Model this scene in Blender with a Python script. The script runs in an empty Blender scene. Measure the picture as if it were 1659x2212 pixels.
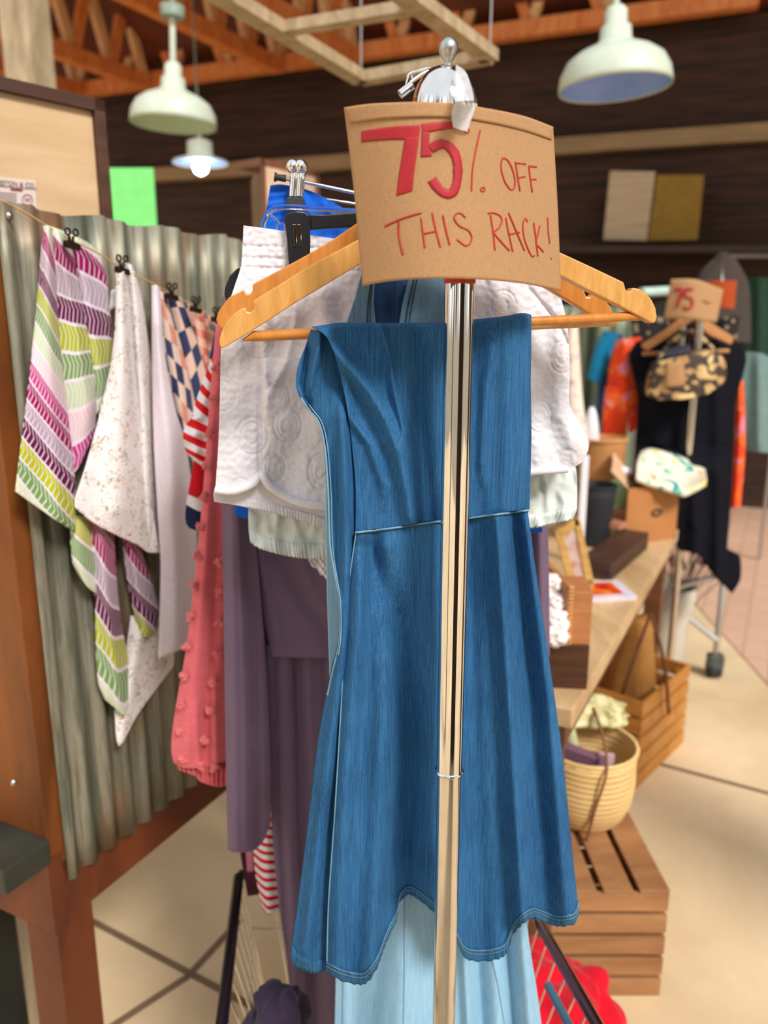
import bpy, bmesh, math, random
from mathutils import Vector, Matrix, noise
random.seed(7)
# ------------------------------------------------------------------ camera
F = 1700.0; CX, CY = 829.5, 1106.0; H = 1.5; PITCH = math.radians(13.5)
SP, CP = math.sin(PITCH), math.cos(PITCH)
scene = bpy.context.scene
cam = bpy.data.cameras.new('camera'); camo = bpy.data.objects.new('camera', cam)
scene.collection.objects.link(camo); scene.camera = camo
camo.location = (0, 0, H); camo.rotation_euler = (math.radians(90) - PITCH, 0, 0)
cam.sensor_fit = 'VERTICAL'; cam.sensor_height = 24; cam.lens = 24 * F / 2212.0
cam.clip_start = 0.02; cam.clip_end = 100
cam.dof.use_dof = True; cam.dof.focus_distance = 0.80; cam.dof.aperture_fstop = 2.6
# ------------------------------------------------------------------ world, light, exposure
scene.view_settings.view_transform = 'Standard'; scene.view_settings.look = 'None'
scene.view_settings.gamma = 1.0; scene.view_settings.use_curve_mapping = False
scene.view_settings.exposure = 0.12
w = bpy.data.worlds.new('world'); scene.world = w; w.use_nodes = True
bg = w.node_tree.nodes['Background']; bg.inputs[1].default_value = 0.85
# surroundings beyond the modelled part of the market: bright sky, made-up dark and pale bands for chrome reflections, sunlit ground
_t = w.node_tree; _n = lambda k, **q: [(x := _t.nodes.new(k)), [setattr(x, a, b) for a, b in q.items()]][0]
_g = _n('ShaderNodeTexCoord'); _s = _n('ShaderNodeSeparateXYZ'); _t.links.new(_g.outputs['Generated'], _s.inputs[0])
def _m(op, a, b=0.0):
    x = _n('ShaderNodeMath', operation=op)
    for i, v in enumerate((a, b)):
        if isinstance(v, bpy.types.NodeSocket): _t.links.new(v, x.inputs[i])
        else: x.inputs[i].default_value = v
    return x.outputs[0]
_az = _m('ARCTAN2', _s.outputs[0], _s.outputs[1]); _el = _m('MULTIPLY', _s.outputs[2], 1.0)
_nz = _n('ShaderNodeTexNoise', noise_dimensions='1D'); _t.links.new(_az, _nz.inputs['W']); _nz.inputs['Scale'].default_value = 3.2; _nz.inputs['Detail'].default_value = 3.0
_r = _n('ShaderNodeValToRGB'); _t.links.new(_nz.outputs[0], _r.inputs[0]); _r.color_ramp.interpolation = 'LINEAR'
_st = [(0.40, (0.03, 0.02, 0.015, 1)), (0.46, (0.20, 0.14, 0.08, 1)), (0.49, (1.9, 1.85, 1.75, 1)), (0.55, (1.6, 1.6, 1.6, 1)), (0.57, (0.10, 0.08, 0.06, 1)), (0.63, (0.9, 0.75, 0.55, 1)), (0.68, (0.05, 0.04, 0.03, 1))]
while len(_r.color_ramp.elements) < len(_st): _r.color_ramp.elements.new(.5)
for _e, (_p, _c) in zip(_r.color_ramp.elements, _st): _e.position = _p; _e.color = _c
def _mx(f, a, b):
    x = _n('ShaderNodeMix', data_type='RGBA')
    for i, v in ((0, f), (6, a), (7, b)):
        if isinstance(v, bpy.types.NodeSocket): _t.links.new(v, x.inputs[i])
        else: x.inputs[i].default_value = v
    return x.outputs[2]
_up = _n('ShaderNodeMapRange'); _t.links.new(_el, _up.inputs[0]); _up.inputs[1].default_value = .42; _up.inputs[2].default_value = .60
_lo = _n('ShaderNodeMapRange'); _t.links.new(_el, _lo.inputs[0]); _lo.inputs[1].default_value = -.02; _lo.inputs[2].default_value = .02
_c1 = _mx(_up.outputs[0], _r.outputs[0], (1.0, 1.03, 1.10, 1)); _c2 = _mx(_lo.outputs[0], (0.55, 0.46, 0.34, 1), _c1)
_t.links.new(_c2, bg.inputs[0])
def area(name, loc, target, size, power, col=(1, 1, 1)):
    l = bpy.data.lights.new(name, 'AREA'); l.shape = 'RECTANGLE'; l.size = size[0]; l.size_y = size[1]
    l.energy = power; l.color = col
    o = bpy.data.objects.new(name, l); scene.collection.objects.link(o); o.location = loc
    o.rotation_euler = (Vector(target) - Vector(loc)).to_track_quat('-Z', 'Y').to_euler()
    return o
sun = bpy.data.lights.new('sun', 'SUN'); sun.energy = 3.2; sun.angle = math.radians(14); sun.color = (1, 0.965, 0.91)
suno = bpy.data.objects.new('sun', sun); scene.collection.objects.link(suno)
suno.rotation_euler = Vector((-0.40, 0.64, -0.68)).to_track_quat('-Z', 'Y').to_euler()

C = scene.collection
# ------------------------------------------------------------------ helpers
def lin(c):
    c = c / 255.0
    return c / 12.92 if c <= 0.04045 else ((c + 0.055) / 1.055) ** 2.4
def rgb(r, g, b): return (lin(r), lin(g), lin(b), 1)
def raydir(px, py):
    u = (px - CX) / F; v = (CY - py) / F
    return Vector((u, v * SP + CP, v * CP - SP))
CAM = Vector((0, 0, H))
def atY(px, py, Y):
    d = raydir(px, py); return CAM + d * (Y / d.y)
def atZ(px, py, Z):
    d = raydir(px, py); return CAM + d * ((Z - H) / d.z)
def onplane(px, py, p0, n):
    d = raydir(px, py); return CAM + d * ((p0 - CAM).dot(n) / d.dot(n))
POLE = Vector((0.069, 0.745, 0))
TH = math.radians(9)
RAIL = Vector((-math.sin(TH), math.cos(TH), 0)); CROSS = Vector((math.cos(TH), math.sin(TH), 0))
def kplane(k): return (POLE + RAIL * k, -RAIL)
def yplane(Y): return (Vector((0, Y, 0)), Vector((0, -1, 0)))
A = Vector((math.sin(math.radians(27)), math.cos(math.radians(27)), 0))
B = Vector((A.y, -A.x, 0))
def smooth(pts, n, closed=False):
    """Catmull-Rom through pts resampled by chord length to n points"""
    P = [Vector(p) for p in pts]
    if len(P) == 2: return [P[0].lerp(P[1], i / (n - 1)) for i in range(n)]
    L = [0]
    for a, b in zip(P, P[1:]): L.append(L[-1] + max((b - a).length, 1e-9))
    out = []; j = 0
    for i in range(n):
        s = L[-1] * i / (n - 1)
        while j < len(P) - 2 and s > L[j + 1]: j += 1
        t = (s - L[j]) / (L[j + 1] - L[j])
        p0 = P[max(j - 1, 0)]; p1 = P[j]; p2 = P[j + 1]; p3 = P[min(j + 2, len(P) - 1)]
        out.append(p1 * (2 * t**3 - 3 * t**2 + 1) + p2 * (-2 * t**3 + 3 * t**2)
                   + (p2 - p0) * 0.42 * (t**3 - 2 * t**2 + t) + (p3 - p1) * 0.42 * (t**3 - t**2))
    return out
def coons(top, right, bottom, left, nu, nv):
    T = smooth(top, nu); Bt = smooth(bottom, nu); L = smooth(left, nv); R = smooth(right, nv)
    g = []
    for j in range(nv):
        v = j / (nv - 1); row = []
        for i in range(nu):
            u = i / (nu - 1)
            row.append(T[i] * (1 - v) + Bt[i] * v + L[j] * (1 - u) + R[j] * u
                       - (T[0] * (1 - u) * (1 - v) + T[-1] * u * (1 - v) + Bt[0] * (1 - u) * v + Bt[-1] * u * v))
        g.append(row)
    return g
def interp(pl, y):
    if y <= pl[0][1]: return pl[0][0]
    for a, b in zip(pl, pl[1:]):
        if y <= b[1]: return a[0] + (b[0] - a[0]) * (y - a[1]) / max(b[1] - a[1], 1e-6)
    return pl[-1][0]
def ridge_fn(ridges, wob=0.0, ws=0.006, extra=None, bulge=0.0):
    def f(x, y, u, v):
        d = bulge * math.sin(math.pi * min(max(u, 0), 1))
        for pl, a, wd in ridges:
            y0, y1 = pl[0][1], pl[-1][1]
            if y0 - 60 < y < y1 + 60:
                e = 1.0
                if y < y0: e = 1 - (y0 - y) / 60
                if y > y1: e = 1 - (y - y1) / 60
                d += a * e * math.exp(-((x - interp(pl, y)) / wd) ** 2)
        if wob: d += wob * noise.noise(Vector((x * ws, y * ws * 0.45, 3.1)))
        if extra: d += extra(x, y, u, v)
        return d
    return f
def slab(bm, grid, off, thick, edge_taper=True):
    """grid[j][i] world points of the front; off: function giving the thickness direction; closes with a back layer"""
    nv, nu = len(grid), len(grid[0])
    uvl = bm.loops.layers.uv.verify()
    fr = [[bm.verts.new(p) for p in row] for row in grid]
    bk = [[bm.verts.new(grid[j][i] + off * thick) for i in range(nu)] for j in range(nv)]
    def quad(a, b, c, d, uvs):
        try: f = bm.faces.new((a, b, c, d))
        except ValueError: return
        f.smooth = True
        for l, uv in zip(f.loops, uvs): l[uvl].uv = uv
    for j in range(nv - 1):
        for i in range(nu - 1):
            q = lambda a, b: (a / (nu - 1), 1 - b / (nv - 1))
            quad(fr[j][i], fr[j + 1][i], fr[j + 1][i + 1], fr[j][i + 1], (q(i, j), q(i, j + 1), q(i + 1, j + 1), q(i + 1, j)))
            quad(bk[j][i], bk[j][i + 1], bk[j + 1][i + 1], bk[j + 1][i], (q(i, j), q(i + 1, j), q(i + 1, j + 1), q(i, j + 1)))
    def side(f1, b1, f2, b2, uv1, uv2): quad(f1, f2, b2, b1, (uv1, uv2, uv2, uv1))
    for i in range(nu - 1):
        side(fr[0][i + 1], bk[0][i + 1], fr[0][i], bk[0][i], ((i + 1) / (nu - 1), 1), (i / (nu - 1), 1))
        side(fr[-1][i], bk[-1][i], fr[-1][i + 1], bk[-1][i + 1], (i / (nu - 1), 0), ((i + 1) / (nu - 1), 0))
    for j in range(nv - 1):
        side(fr[j][0], bk[j][0], fr[j + 1][0], bk[j + 1][0], (0, 1 - j / (nv - 1)), (0, 1 - (j + 1) / (nv - 1)))
        side(fr[j + 1][-1], bk[j + 1][-1], fr[j][-1], bk[j][-1], (1, 1 - (j + 1) / (nv - 1)), (1, 1 - j / (nv - 1)))
def patch(bm, plane, top, right, bottom, left, disp=None, nu=40, nv=60, thick=0.004):
    """outline traced on the garment, laid on its own plane in space, folded by disp and given thickness. Returns S(u,v)."""
    p0, n = plane
    g = coons(top, right, bottom, left, nu, nv); G = []
    for j, row in enumerate(g):
        R = []
        for i, p in enumerate(row):
            d = disp(p.x, p.y, i / (nu - 1), j / (nv - 1)) if disp else 0
            R.append(onplane(p.x, p.y, p0 + n * d, n))
        G.append(R)
    slab(bm, G, -n, thick)
    def S(u, v, o=0.0):
        x = min(max(u, 0), 1) * (nu - 1); y = min(max(v, 0), 1) * (nv - 1)
        i = min(int(x), nu - 2); j = min(int(y), nv - 2); a = x - i; b = y - j
        return (G[j][i] * (1 - a) * (1 - b) + G[j][i + 1] * a * (1 - b) + G[j + 1][i] * (1 - a) * b + G[j + 1][i + 1] * a * b) + n * o
    S.n = n
    return S
def band(bm, S, u0, u1, v0, v1, off, nu=80, nv=4, thick=0.003, rip=0.0, nr=0):
    G = []
    for j in range(nv):
        b = j / (nv - 1)
        G.append([S(u0 + (u1 - u0) * i / (nu - 1), v0 + (v1 - v0) * b,
                    off + rip * math.sin(nr * 6.283 * i / (nu - 1) + 2 * math.sin(i * .31)) * (0.4 + 0.6 * b)) for i in range(nu)])
    slab(bm, G, -S.n, thick)
def tube(bm, pts, r, seg=8, caps=True, smooth_n=0, closed=False):
    pts = [Vector(p) for p in pts]
    if smooth_n: pts = smooth(pts, smooth_n)
    n = len(pts); rr = r if isinstance(r, (list, tuple)) else [r] * n
    if len(rr) != n: rr = [rr[0] + (rr[-1] - rr[0]) * i / (n - 1) for i in range(n)]
    rings = []; up = None
    for i, p in enumerate(pts):
        if closed: t = pts[(i + 1) % n] - pts[(i - 1) % n]
        else: t = pts[min(i + 1, n - 1)] - pts[max(i - 1, 0)]
        if t.length < 1e-9: t = Vector((0, 0, 1))
        t.normalize()
        if up is None: up = Vector((0, 0, 1)) if abs(t.z) < .9 else Vector((1, 0, 0))
        s = t.cross(up)
        if s.length < 1e-6: s = t.cross(Vector((0.3, 1, 0.2)))
        s.normalize(); up = s.cross(t).normalized()
        rings.append([bm.verts.new(p + (s * math.cos(6.2832 * k / seg) + up * math.sin(6.2832 * k / seg)) * rr[i]) for k in range(seg)])
    m = n if closed else n - 1
    for i in range(m):
        a, b = rings[i], rings[(i + 1) % n]
        for k in range(seg):
            f = bm.faces.new((a[k], b[k], b[(k + 1) % seg], a[(k + 1) % seg])); f.smooth = True
    if caps and not closed:
        for q in (rings[0], rings[-1]): bm.faces.new([bm.verts.new(v.co) for v in q])
def lathe(bm, base, prof, seg=32, cap=True):
    """prof: (radius, z) pairs, from base point upwards"""
    base = Vector(base); rings = []
    for r, z in prof:
        rings.append([bm.verts.new(base + Vector((max(r, 1e-4) * math.cos(6.2832 * k / seg), max(r, 1e-4) * math.sin(6.2832 * k / seg), z))) for k in range(seg)])
    for a, b in zip(rings, rings[1:]):
        for k in range(seg):
            f = bm.faces.new((a[k], a[(k + 1) % seg], b[(k + 1) % seg], b[k])); f.smooth = True
    if cap:
        for q in (rings[0], rings[-1]): bm.faces.new([bm.verts.new(v.co) for v in q])
def box(bm, o, ax, ay, az):
    """box from corner o with three edge vectors"""
    o = Vector(o); ax = Vector(ax); ay = Vector(ay); az = Vector(az)
    v = [bm.verts.new(o + ax * i + ay * j + az * k) for k in (0, 1) for j in (0, 1) for i in (0, 1)]
    for f in ((0, 2, 3, 1), (4, 5, 7, 6), (0, 1, 5, 4), (2, 6, 7, 3), (0, 4, 6, 2), (1, 3, 7, 5)):
        bm.faces.new([v[i] for i in f])
def cbox(bm, c, sx, sy, sz, rz=0, tilt=None):
    M = Matrix.Rotation(rz, 3, 'Z')
    if tilt: M = M @ tilt
    ax, ay, az = M @ Vector((sx, 0, 0)), M @ Vector((0, sy, 0)), M @ Vector((0, 0, sz))
    box(bm, Vector(c) - (ax + ay + az) / 2, ax, ay, az)
def beam(bm, a, b, wd, hg):
    a = Vector(a); b = Vector(b); t = (b - a); s = t.cross(Vector((0, 0, 1)))
    if s.length < 1e-5: s = Vector((1, 0, 0))
    s.normalize(); u = s.cross(t).normalized()
    box(bm, a - s * wd / 2 - u * hg / 2, t, s * wd, u * hg)
def prism(bm, plane, poly, thick, front=0.0):
    """closed outline in photo pixels on a plane in space, extruded away from the viewer by thick"""
    p0, n = plane
    P = [onplane(x, y, p0 + n * front, n) for x, y in poly]
    a = [bm.verts.new(p) for p in P]; b = [bm.verts.new(p - n * thick) for p in P]
    bm.faces.new(a); bm.faces.new(list(reversed(b)))
    m = len(P)
    for i in range(m): bm.faces.new((a[i], b[i], b[(i + 1) % m], a[(i + 1) % m]))
def rough_blob(bm, c, r, amp=0.3, fs=8, sub=3, scale=(1, 1, 1), seed=0):
    res = bmesh.ops.create_icosphere(bm, subdivisions=sub, radius=1.0)
    for v in res['verts']:
        k = 1 + amp * noise.noise(v.co * fs * 0.25 + Vector((seed * 7.3, seed, 1)))
        v.co = Vector(c) + Vector((v.co.x * r * scale[0] * k, v.co.y * r * scale[1] * k, v.co.z * r * scale[2] * k))
        for f in v.link_faces: f.smooth = True
def new(): return bmesh.new()
def obj(name, bm, m, parent=None, bevel=0.0, sub=0):
    bmesh.ops.recalc_face_normals(bm, faces=bm.faces)
    if parent is None:
        xs = [v.co for v in bm.verts]
        mn = Vector((min(p.x for p in xs), min(p.y for p in xs), min(p.z for p in xs)))
        mx = Vector((max(p.x for p in xs), max(p.y for p in xs), max(p.z for p in xs)))
        base = Vector(((mn.x + mx.x) / 2, (mn.y + mx.y) / 2, mn.z))
    else:
        q = parent; base = Vector((0, 0, 0))
        while q: base += q.location; q = q.parent
    bmesh.ops.translate(bm, verts=bm.verts, vec=-base)
    me = bpy.data.meshes.new(name); bm.to_mesh(me); bm.free()
    o = bpy.data.objects.new(name, me); C.objects.link(o)
    if m: me.materials.append(m)
    if parent: o.parent = parent
    else: o.location = base
    if bevel:
        b = o.modifiers.new('bevel', 'BEVEL'); b.width = bevel; b.segments = 2; b.limit_method = 'ANGLE'
    if sub:
        s = o.modifiers.new('sub', 'SUBSURF'); s.levels = sub; s.render_levels = sub
    return o
def tag(o, label=None, cat=None, group=None, kind=None):
    if label: o['label'] = label
    if cat: o['category'] = cat
    if group: o['group'] = group
    if kind: o['kind'] = kind
    return o
def thing(name, label, cat, loc, group=None):
    o = bpy.data.objects.new(name, None); C.objects.link(o); o.location = loc; o.empty_display_size = 0.05
    return tag(o, label, cat, group)
def struct(name, bm, m, **k):
    return tag(obj(name, bm, m, **k), kind='structure')
def copy_tree(o, parent=None):
    c = o.copy(); C.objects.link(c)
    if parent: c.parent = parent
    for ch in list(o.children): copy_tree(ch, c)
    return c
def textmesh(s, size, origin, xdir, ydir, off=0.0):
    cu = bpy.data.curves.new('t', 'FONT'); cu.body = s; cu.size = size; cu.extrude = 0.0002
    to = bpy.data.objects.new('t', cu); C.objects.link(to)
    me = bpy.data.meshes.new_from_object(to)
    bm = new(); bm.from_mesh(me)
    xd, yd = Vector(xdir).normalized(), Vector(ydir).normalized(); zd = xd.cross(yd)
    for v in bm.verts: v.co = Vector(origin) + xd * v.co.x + yd * v.co.y + zd * (v.co.z + off)
    bpy.data.objects.remove(to); bpy.data.curves.remove(cu); bpy.data.meshes.remove(me)
    return bm
# ------------------------------------------------------------------ materials
class M:
    def __init__(s, name, rough=0.7, metal=0.0, spec=0.5):
        s.m = bpy.data.materials.new(name); s.m.use_nodes = True; s.t = s.m.node_tree; s.b = s.t.nodes['Principled BSDF']
        s.b.inputs['Roughness'].default_value = rough; s.b.inputs['Metallic'].default_value = metal
        s.b.inputs['Specular IOR Level'].default_value = spec
        s.tc = None
    def n(s, typ, **k):
        x = s.t.nodes.new(typ)
        for a, b in k.items(): setattr(x, a, b)
        return x
    def coord(s, which='Object'):
        if not s.tc: s.tc = s.n('ShaderNodeTexCoord')
        return s.tc.outputs[which]
    def put(s, inp, v):
        if isinstance(v, bpy.types.NodeSocket): s.t.links.new(v, inp)
        else: inp.default_value = v
    def math(s, op, a, b=0.0, c=0.0):
        x = s.n('ShaderNodeMath', operation=op)
        for i, v in enumerate((a, b, c)): s.put(x.inputs[i], v)
        return x.outputs[0]
    def mapping(s, vec, scale=(1, 1, 1), rot=(0, 0, 0), loc=(0, 0, 0)):
        x = s.n('ShaderNodeMapping'); s.put(x.inputs[0], vec)
        x.inputs['Scale'].default_value = scale; x.inputs['Rotation'].default_value = rot; x.inputs['Location'].default_value = loc
        return x.outputs[0]
    def noise(s, vec, scale=5, detail=4, rough=0.5, dist=0):
        x = s.n('ShaderNodeTexNoise'); s.put(x.inputs['Vector'], vec); x.inputs['Scale'].default_value = scale
        x.inputs['Detail'].default_value = detail; x.inputs['Roughness'].default_value = rough; x.inputs['Distortion'].default_value = dist
        return x.outputs['Fac']
    def vor(s, vec, scale=5, out='Distance', feature='F1'):
        x = s.n('ShaderNodeTexVoronoi', feature=feature); s.put(x.inputs['Vector'], vec); x.inputs['Scale'].default_value = scale
        return x.outputs[out]
    def ramp(s, fac, stops, const=False):
        x = s.n('ShaderNodeValToRGB'); s.put(x.inputs[0], fac); r = x.color_ramp
        if const: r.interpolation = 'CONSTANT'
        while len(r.elements) < len(stops): r.elements.new(0.5)
        for e, (p, c) in zip(r.elements, stops): e.position = p; e.color = c
        return x.outputs[0]
    def mix(s, f, a, b, blend='MIX'):
        x = s.n('ShaderNodeMix', data_type='RGBA', blend_type=blend)
        s.put(x.inputs[0], f); s.put(x.inputs[6], a); s.put(x.inputs[7], b)
        return x.outputs[2]
    def uv(s):
        x = s.n('ShaderNodeSeparateXYZ'); s.put(x.inputs[0], s.coord('UV')); return x.outputs[0], x.outputs[1]
    def col(s, v): s.put(s.b.inputs['Base Color'], v); return s
    def bump(s, h, strength=0.3, dist=0.001):
        x = s.n('ShaderNodeBump'); s.put(x.inputs['Height'], h); x.inputs['Strength'].default_value = strength
        x.inputs['Distance'].default_value = dist; s.put(s.b.inputs['Normal'], x.outputs[0]); return s
def dk(c, f): return (c[0] * f, c[1] * f, c[2] * f, 1)
def plain(name, c, rough=0.6, metal=0.0, var=0.12, scale=20, bump=0.0):
    m = M(name, rough, metal); n = m.noise(m.coord(), scale, 4)
    m.col(m.ramp(n, [(0.3, dk(c, 1 - var)), (0.7, dk(c, 1 + var))]))
    if bump: m.bump(m.noise(m.coord(), scale * 8, 3), bump, 0.001)
    return m.m
def fabric(name, c, var=0.10, weave=900, bump=0.35, streak=(1, 1, 1), rough=0.9):
    m = M(name, rough, 0, 0.2); o = m.coord()
    n = m.noise(m.mapping(o, streak), 25, 5); w_ = m.noise(o, weave, 2)
    c1 = m.ramp(n, [(0.3, dk(c, 1 - var)), (0.72, dk(c, 1 + var))])
    m.col(m.mix(0.25, c1, m.ramp(w_, [(0.35, dk(c, .7)), (0.65, dk(c, 1.25))])))
    m.b.inputs['Sheen Weight'].default_value = 0.15
    m.bump(w_, bump, 0.0006)
    return m.m
def wood(name, c1, c2, scale=3, stretch=(1, 1, 12), rough=0.55, rot=(0, 0, 0), bump=0.15):
    m = M(name, rough); v = m.mapping(m.coord(), stretch, rot)
    n = m.noise(v, scale, 8, 0.6, 0.6); n2 = m.noise(v, scale * 9, 4)
    base = m.ramp(n, [(0.3, c1), (0.68, c2)])
    m.col(m.mix(m.math('MULTIPLY', n2, 0.35), base, dk(c1, 0.55)))
    m.bump(n2, bump, 0.002)
    return m.m
def denim(name, c_lo, c_hi, k=1.0):
    m = M(name, 0.85, 0, 0.25); o = m.coord()
    st = m.noise(m.mapping(o, (620, 620, 16)), 1.0, 4, 0.65)
    tw = m.noise(m.mapping(o, (900, 900, 500), (0, 0.5, 0)), 1.0, 2)
    bl = m.noise(o, 9, 3)
    f = m.math('ADD', m.math('MULTIPLY', st, 0.50), m.math('ADD', m.math('MULTIPLY', tw, 0.22), m.math('MULTIPLY', bl, 0.22)))
    m.col(m.ramp(f, [(0.30, c_lo), (0.66, c_hi)]))
    m.bump(m.math('ADD', tw, m.math('MULTIPLY', st, 0.8)), 0.35, 0.0006)
    return m.m
def chrome(name, c=(0.86, 0.85, 0.83, 1), rough=0.06):
    m = M(name, rough, 1.0); m.col(m.ramp(m.noise(m.mapping(m.coord(), (30, 30, 6)), 4, 3), [(0.3, dk(c, 0.9)), (0.6, c)])); return m.m

M_CHROME = chrome('chrome'); M_SATIN = chrome('satin_chrome', (0.80, 0.76, 0.70, 1), 0.16)
M_STEEL = chrome('dull_steel', (0.55, 0.55, 0.55, 1), 0.35)
M_BLACK = plain('black_plastic', (0.006, 0.006, 0.007, 1), 0.3)
M_RUBBER = plain('black_rubber', (0.02, 0.02, 0.02, 1), 0.6)
M_HANG = wood('honey_hanger_wood', rgb(205, 142, 66), rgb(232, 178, 102), 14, (6, 1, 1), 0.35, (0, 0.5, 0), 0.05)
M_HANG2 = wood('amber_hanger_wood', rgb(196, 118, 42), rgb(222, 150, 70), 14, (6, 1, 1), 0.35, (0, -0.5, 0), 0.05)
M_DENIM = denim('blue_denim', rgb(14, 58, 104), rgb(62, 124, 172))
M_DENIM_HEM = denim('hem_denim', rgb(10, 52, 92), rgb(62, 122, 164))
M_DENIM_L = denim('pale_denim', rgb(120, 170, 202), rgb(176, 212, 232))
M_DENIM_M = denim('mid_denim', rgb(84, 130, 165), rgb(140, 180, 206))
M_THREAD = plain('seam_thread', rgb(120, 160, 178), 0.8)
M_DTHREAD = plain('dark_thread', rgb(30, 48, 60), 0.8)
M_TERRY = fabric('white_terry', (0.80, 0.77, 0.82, 1), 0.04, 700, 0.7)
M_MINT = fabric('pale_mint_cotton', (0.72, 0.78, 0.74, 1), 0.05, 900, 0.2)
M_LACE = fabric('white_lace', (0.85, 0.82, 0.84, 1), 0.1, 300, 0.8)
M_BLUE = fabric('royal_blue_cotton', rgb(22, 98, 208), 0.18, 300, 0.4)
M_PURPLE = fabric('plum_jersey', rgb(112, 90, 112), 0.08, 1100, 0.15)
M_PINK = fabric('coral_pink_crepe', rgb(220, 104, 112), 0.10, 900, 0.3, (1, 1, 4))
M_POM = fabric('pompom_yarn', rgb(232, 128, 128), 0.2, 400, 0.8)
M_NAVY = fabric('navy_cotton', rgb(22, 34, 74)); M_RED = fabric('red_cotton', rgb(206, 22, 38))
M_WHITE = fabric('white_cotton', (0.8, 0.78, 0.82, 1), 0.05)
M_KRAFT = M('kraft_card', 0.85)
_o = M_KRAFT.coord(); _a = M_KRAFT.noise(_o, 900, 4, 0.6); _b = M_KRAFT.noise(M_KRAFT.mapping(_o, (900, 900, 200)), 1, 3)
M_KRAFT.col(M_KRAFT.ramp(M_KRAFT.math('ADD', M_KRAFT.math('MULTIPLY', _a, .6), M_KRAFT.math('MULTIPLY', _b, .4)), [(0.34, rgb(166, 124, 84)), (0.66, rgb(188, 146, 102))]))
M_KRAFT.bump(_a, 0.15, 0.0004); M_KRAFT = M_KRAFT.m
M_INK = plain('red_marker', rgb(172, 26, 38), 0.6, 0, 0.10, 90)
M_INK2 = plain('red_pen', rgb(184, 40, 32), 0.6, 0, 0.15, 90)
M_TAPE = M('clear_tape', 0.25); M_TAPE.b.inputs['Base Color'].default_value = (0.9, 0.9, 0.92, 1)
M_TAPE.b.inputs['Alpha'].default_value = 0.42; M_TAPE.bump(M_TAPE.noise(M_TAPE.coord(), 90, 4), 0.6, 0.003); M_TAPE = M_TAPE.m
M_CLEAR = M('clear_plastic', 0.03); M_CLEAR.b.inputs['Transmission Weight'].default_value = 1.0; M_CLEAR.b.inputs['IOR'].default_value = 1.45
M_CLEAR.b.inputs['Base Color'].default_value = (0.85, 0.9, 1, 1); M_CLEAR = M_CLEAR.m
def stripes(name, ca, cb, n, shear=0.0, duty=0.5, axis='v', bump=True):
    m = M(name, 0.9, 0, 0.2); u, v = m.uv()
    a, b = (v, u) if axis == 'v' else (u, v)
    t = m.math('FRACT', m.math('ADD', m.math('MULTIPLY', a, n), m.math('MULTIPLY', b, shear)))
    m.col(m.mix(m.math('LESS_THAN', t, duty), cb, ca))
    m.bump(m.noise(m.coord(), 900, 2), 0.3, 0.0006); return m.m
def emit(name, c, s):
    m = M(name); m.b.inputs['Emission Color'].default_value = c; m.b.inputs['Emission Strength'].default_value = s; m.col(c); return m.m
# ================================================================== SETTING
# floor: concrete slab with joints, a crack and a painted shadow line, pink paving beyond
m = M('concrete', 0.75); o = m.coord()
n1 = m.noise(o, 1.4, 6, 0.6, 0.4); n2 = m.noise(o, 14, 5)
m.col(m.mix(m.math('MULTIPLY', n2, 0.45), m.ramp(n1, [(0.35, rgb(206, 176, 134)), (0.65, rgb(240, 216, 176))]), rgb(220, 192, 150)))
m.bump(n2, 0.2, 0.003); M_CONC = m.m
M_JOINT_SHADOW = plain('joint_and_shadow', rgb(122, 98, 74), 0.9)
m = M('pink_pavers', 0.8); br = m.n('ShaderNodeTexBrick'); m.put(br.inputs['Vector'], m.mapping(m.coord(), (1, 1, 1), (0, 0, math.radians(-63))))
br.inputs['Color1'].default_value = rgb(214, 168, 142); br.inputs['Color2'].default_value = rgb(222, 182, 154); br.inputs['Mortar'].default_value = rgb(196, 160, 132)
br.inputs['Scale'].default_value = 2.2; br.inputs['Mortar Size'].default_value = 0.015; m.col(br.outputs[0]); M_PAVE = m.m
bm = new(); box(bm, (-9, -5, -0.1), (18, 0, 0), (0, 15, 0), (0, 0, 0.1)); struct('floor', bm, M_CONC)
pa, pb = atZ(1560, 1370, 0), atZ(1700, 1525, 0); dd = (pb - pa).normalized(); nn = Vector((-dd.y, dd.x, 0)); 
if nn.x < 0: nn = -nn
bm = new(); box(bm, pa - dd * 3.2, dd * 4.5, nn * 3.5, (0, 0, 0.006)); struct('trim_1', bm, M_PAVE)
bm = new()
for a, b in (((1430, 1652), (1690, 1722)), ((1200, 1602), (1430, 1652)), ((190, 1985), (760, 2290)), ((405, 2110), (215, 2235)), ((405, 2110), (520, 1985))):  # joints and a crack; the last strip is a shadow branch painted dark
    beam(bm, atZ(*a, 0.001), atZ(*b, 0.001), 0.016, 0.004)
struct('trim_2', bm, M_JOINT_SHADOW)
# unseen dark boards added behind the viewer to put dark bands in the chrome
M_REFL_BOARD = wood('dark_reflection_board', rgb(30, 20, 14), rgb(62, 42, 28), 3)
for i, (az, dist, wd) in enumerate(((18, 1.75, 1.15), (-48, 1.9, .20), (98, 1.6, .5))):
    a = math.radians(az); c = Vector((.069 + dist * math.sin(a), .745 - dist * math.cos(a), 0)); s = Vector((math.cos(a), math.sin(a), 0))
    if c.y > 1.2: continue
    bm = new(); box(bm, c - s * wd / 2, s * wd, Vector((-s.y, s.x, 0)) * -.12, (0, 0, 1.95)); struct('trim_%d' % (10 + i), bm, M_REFL_BOARD)
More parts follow.
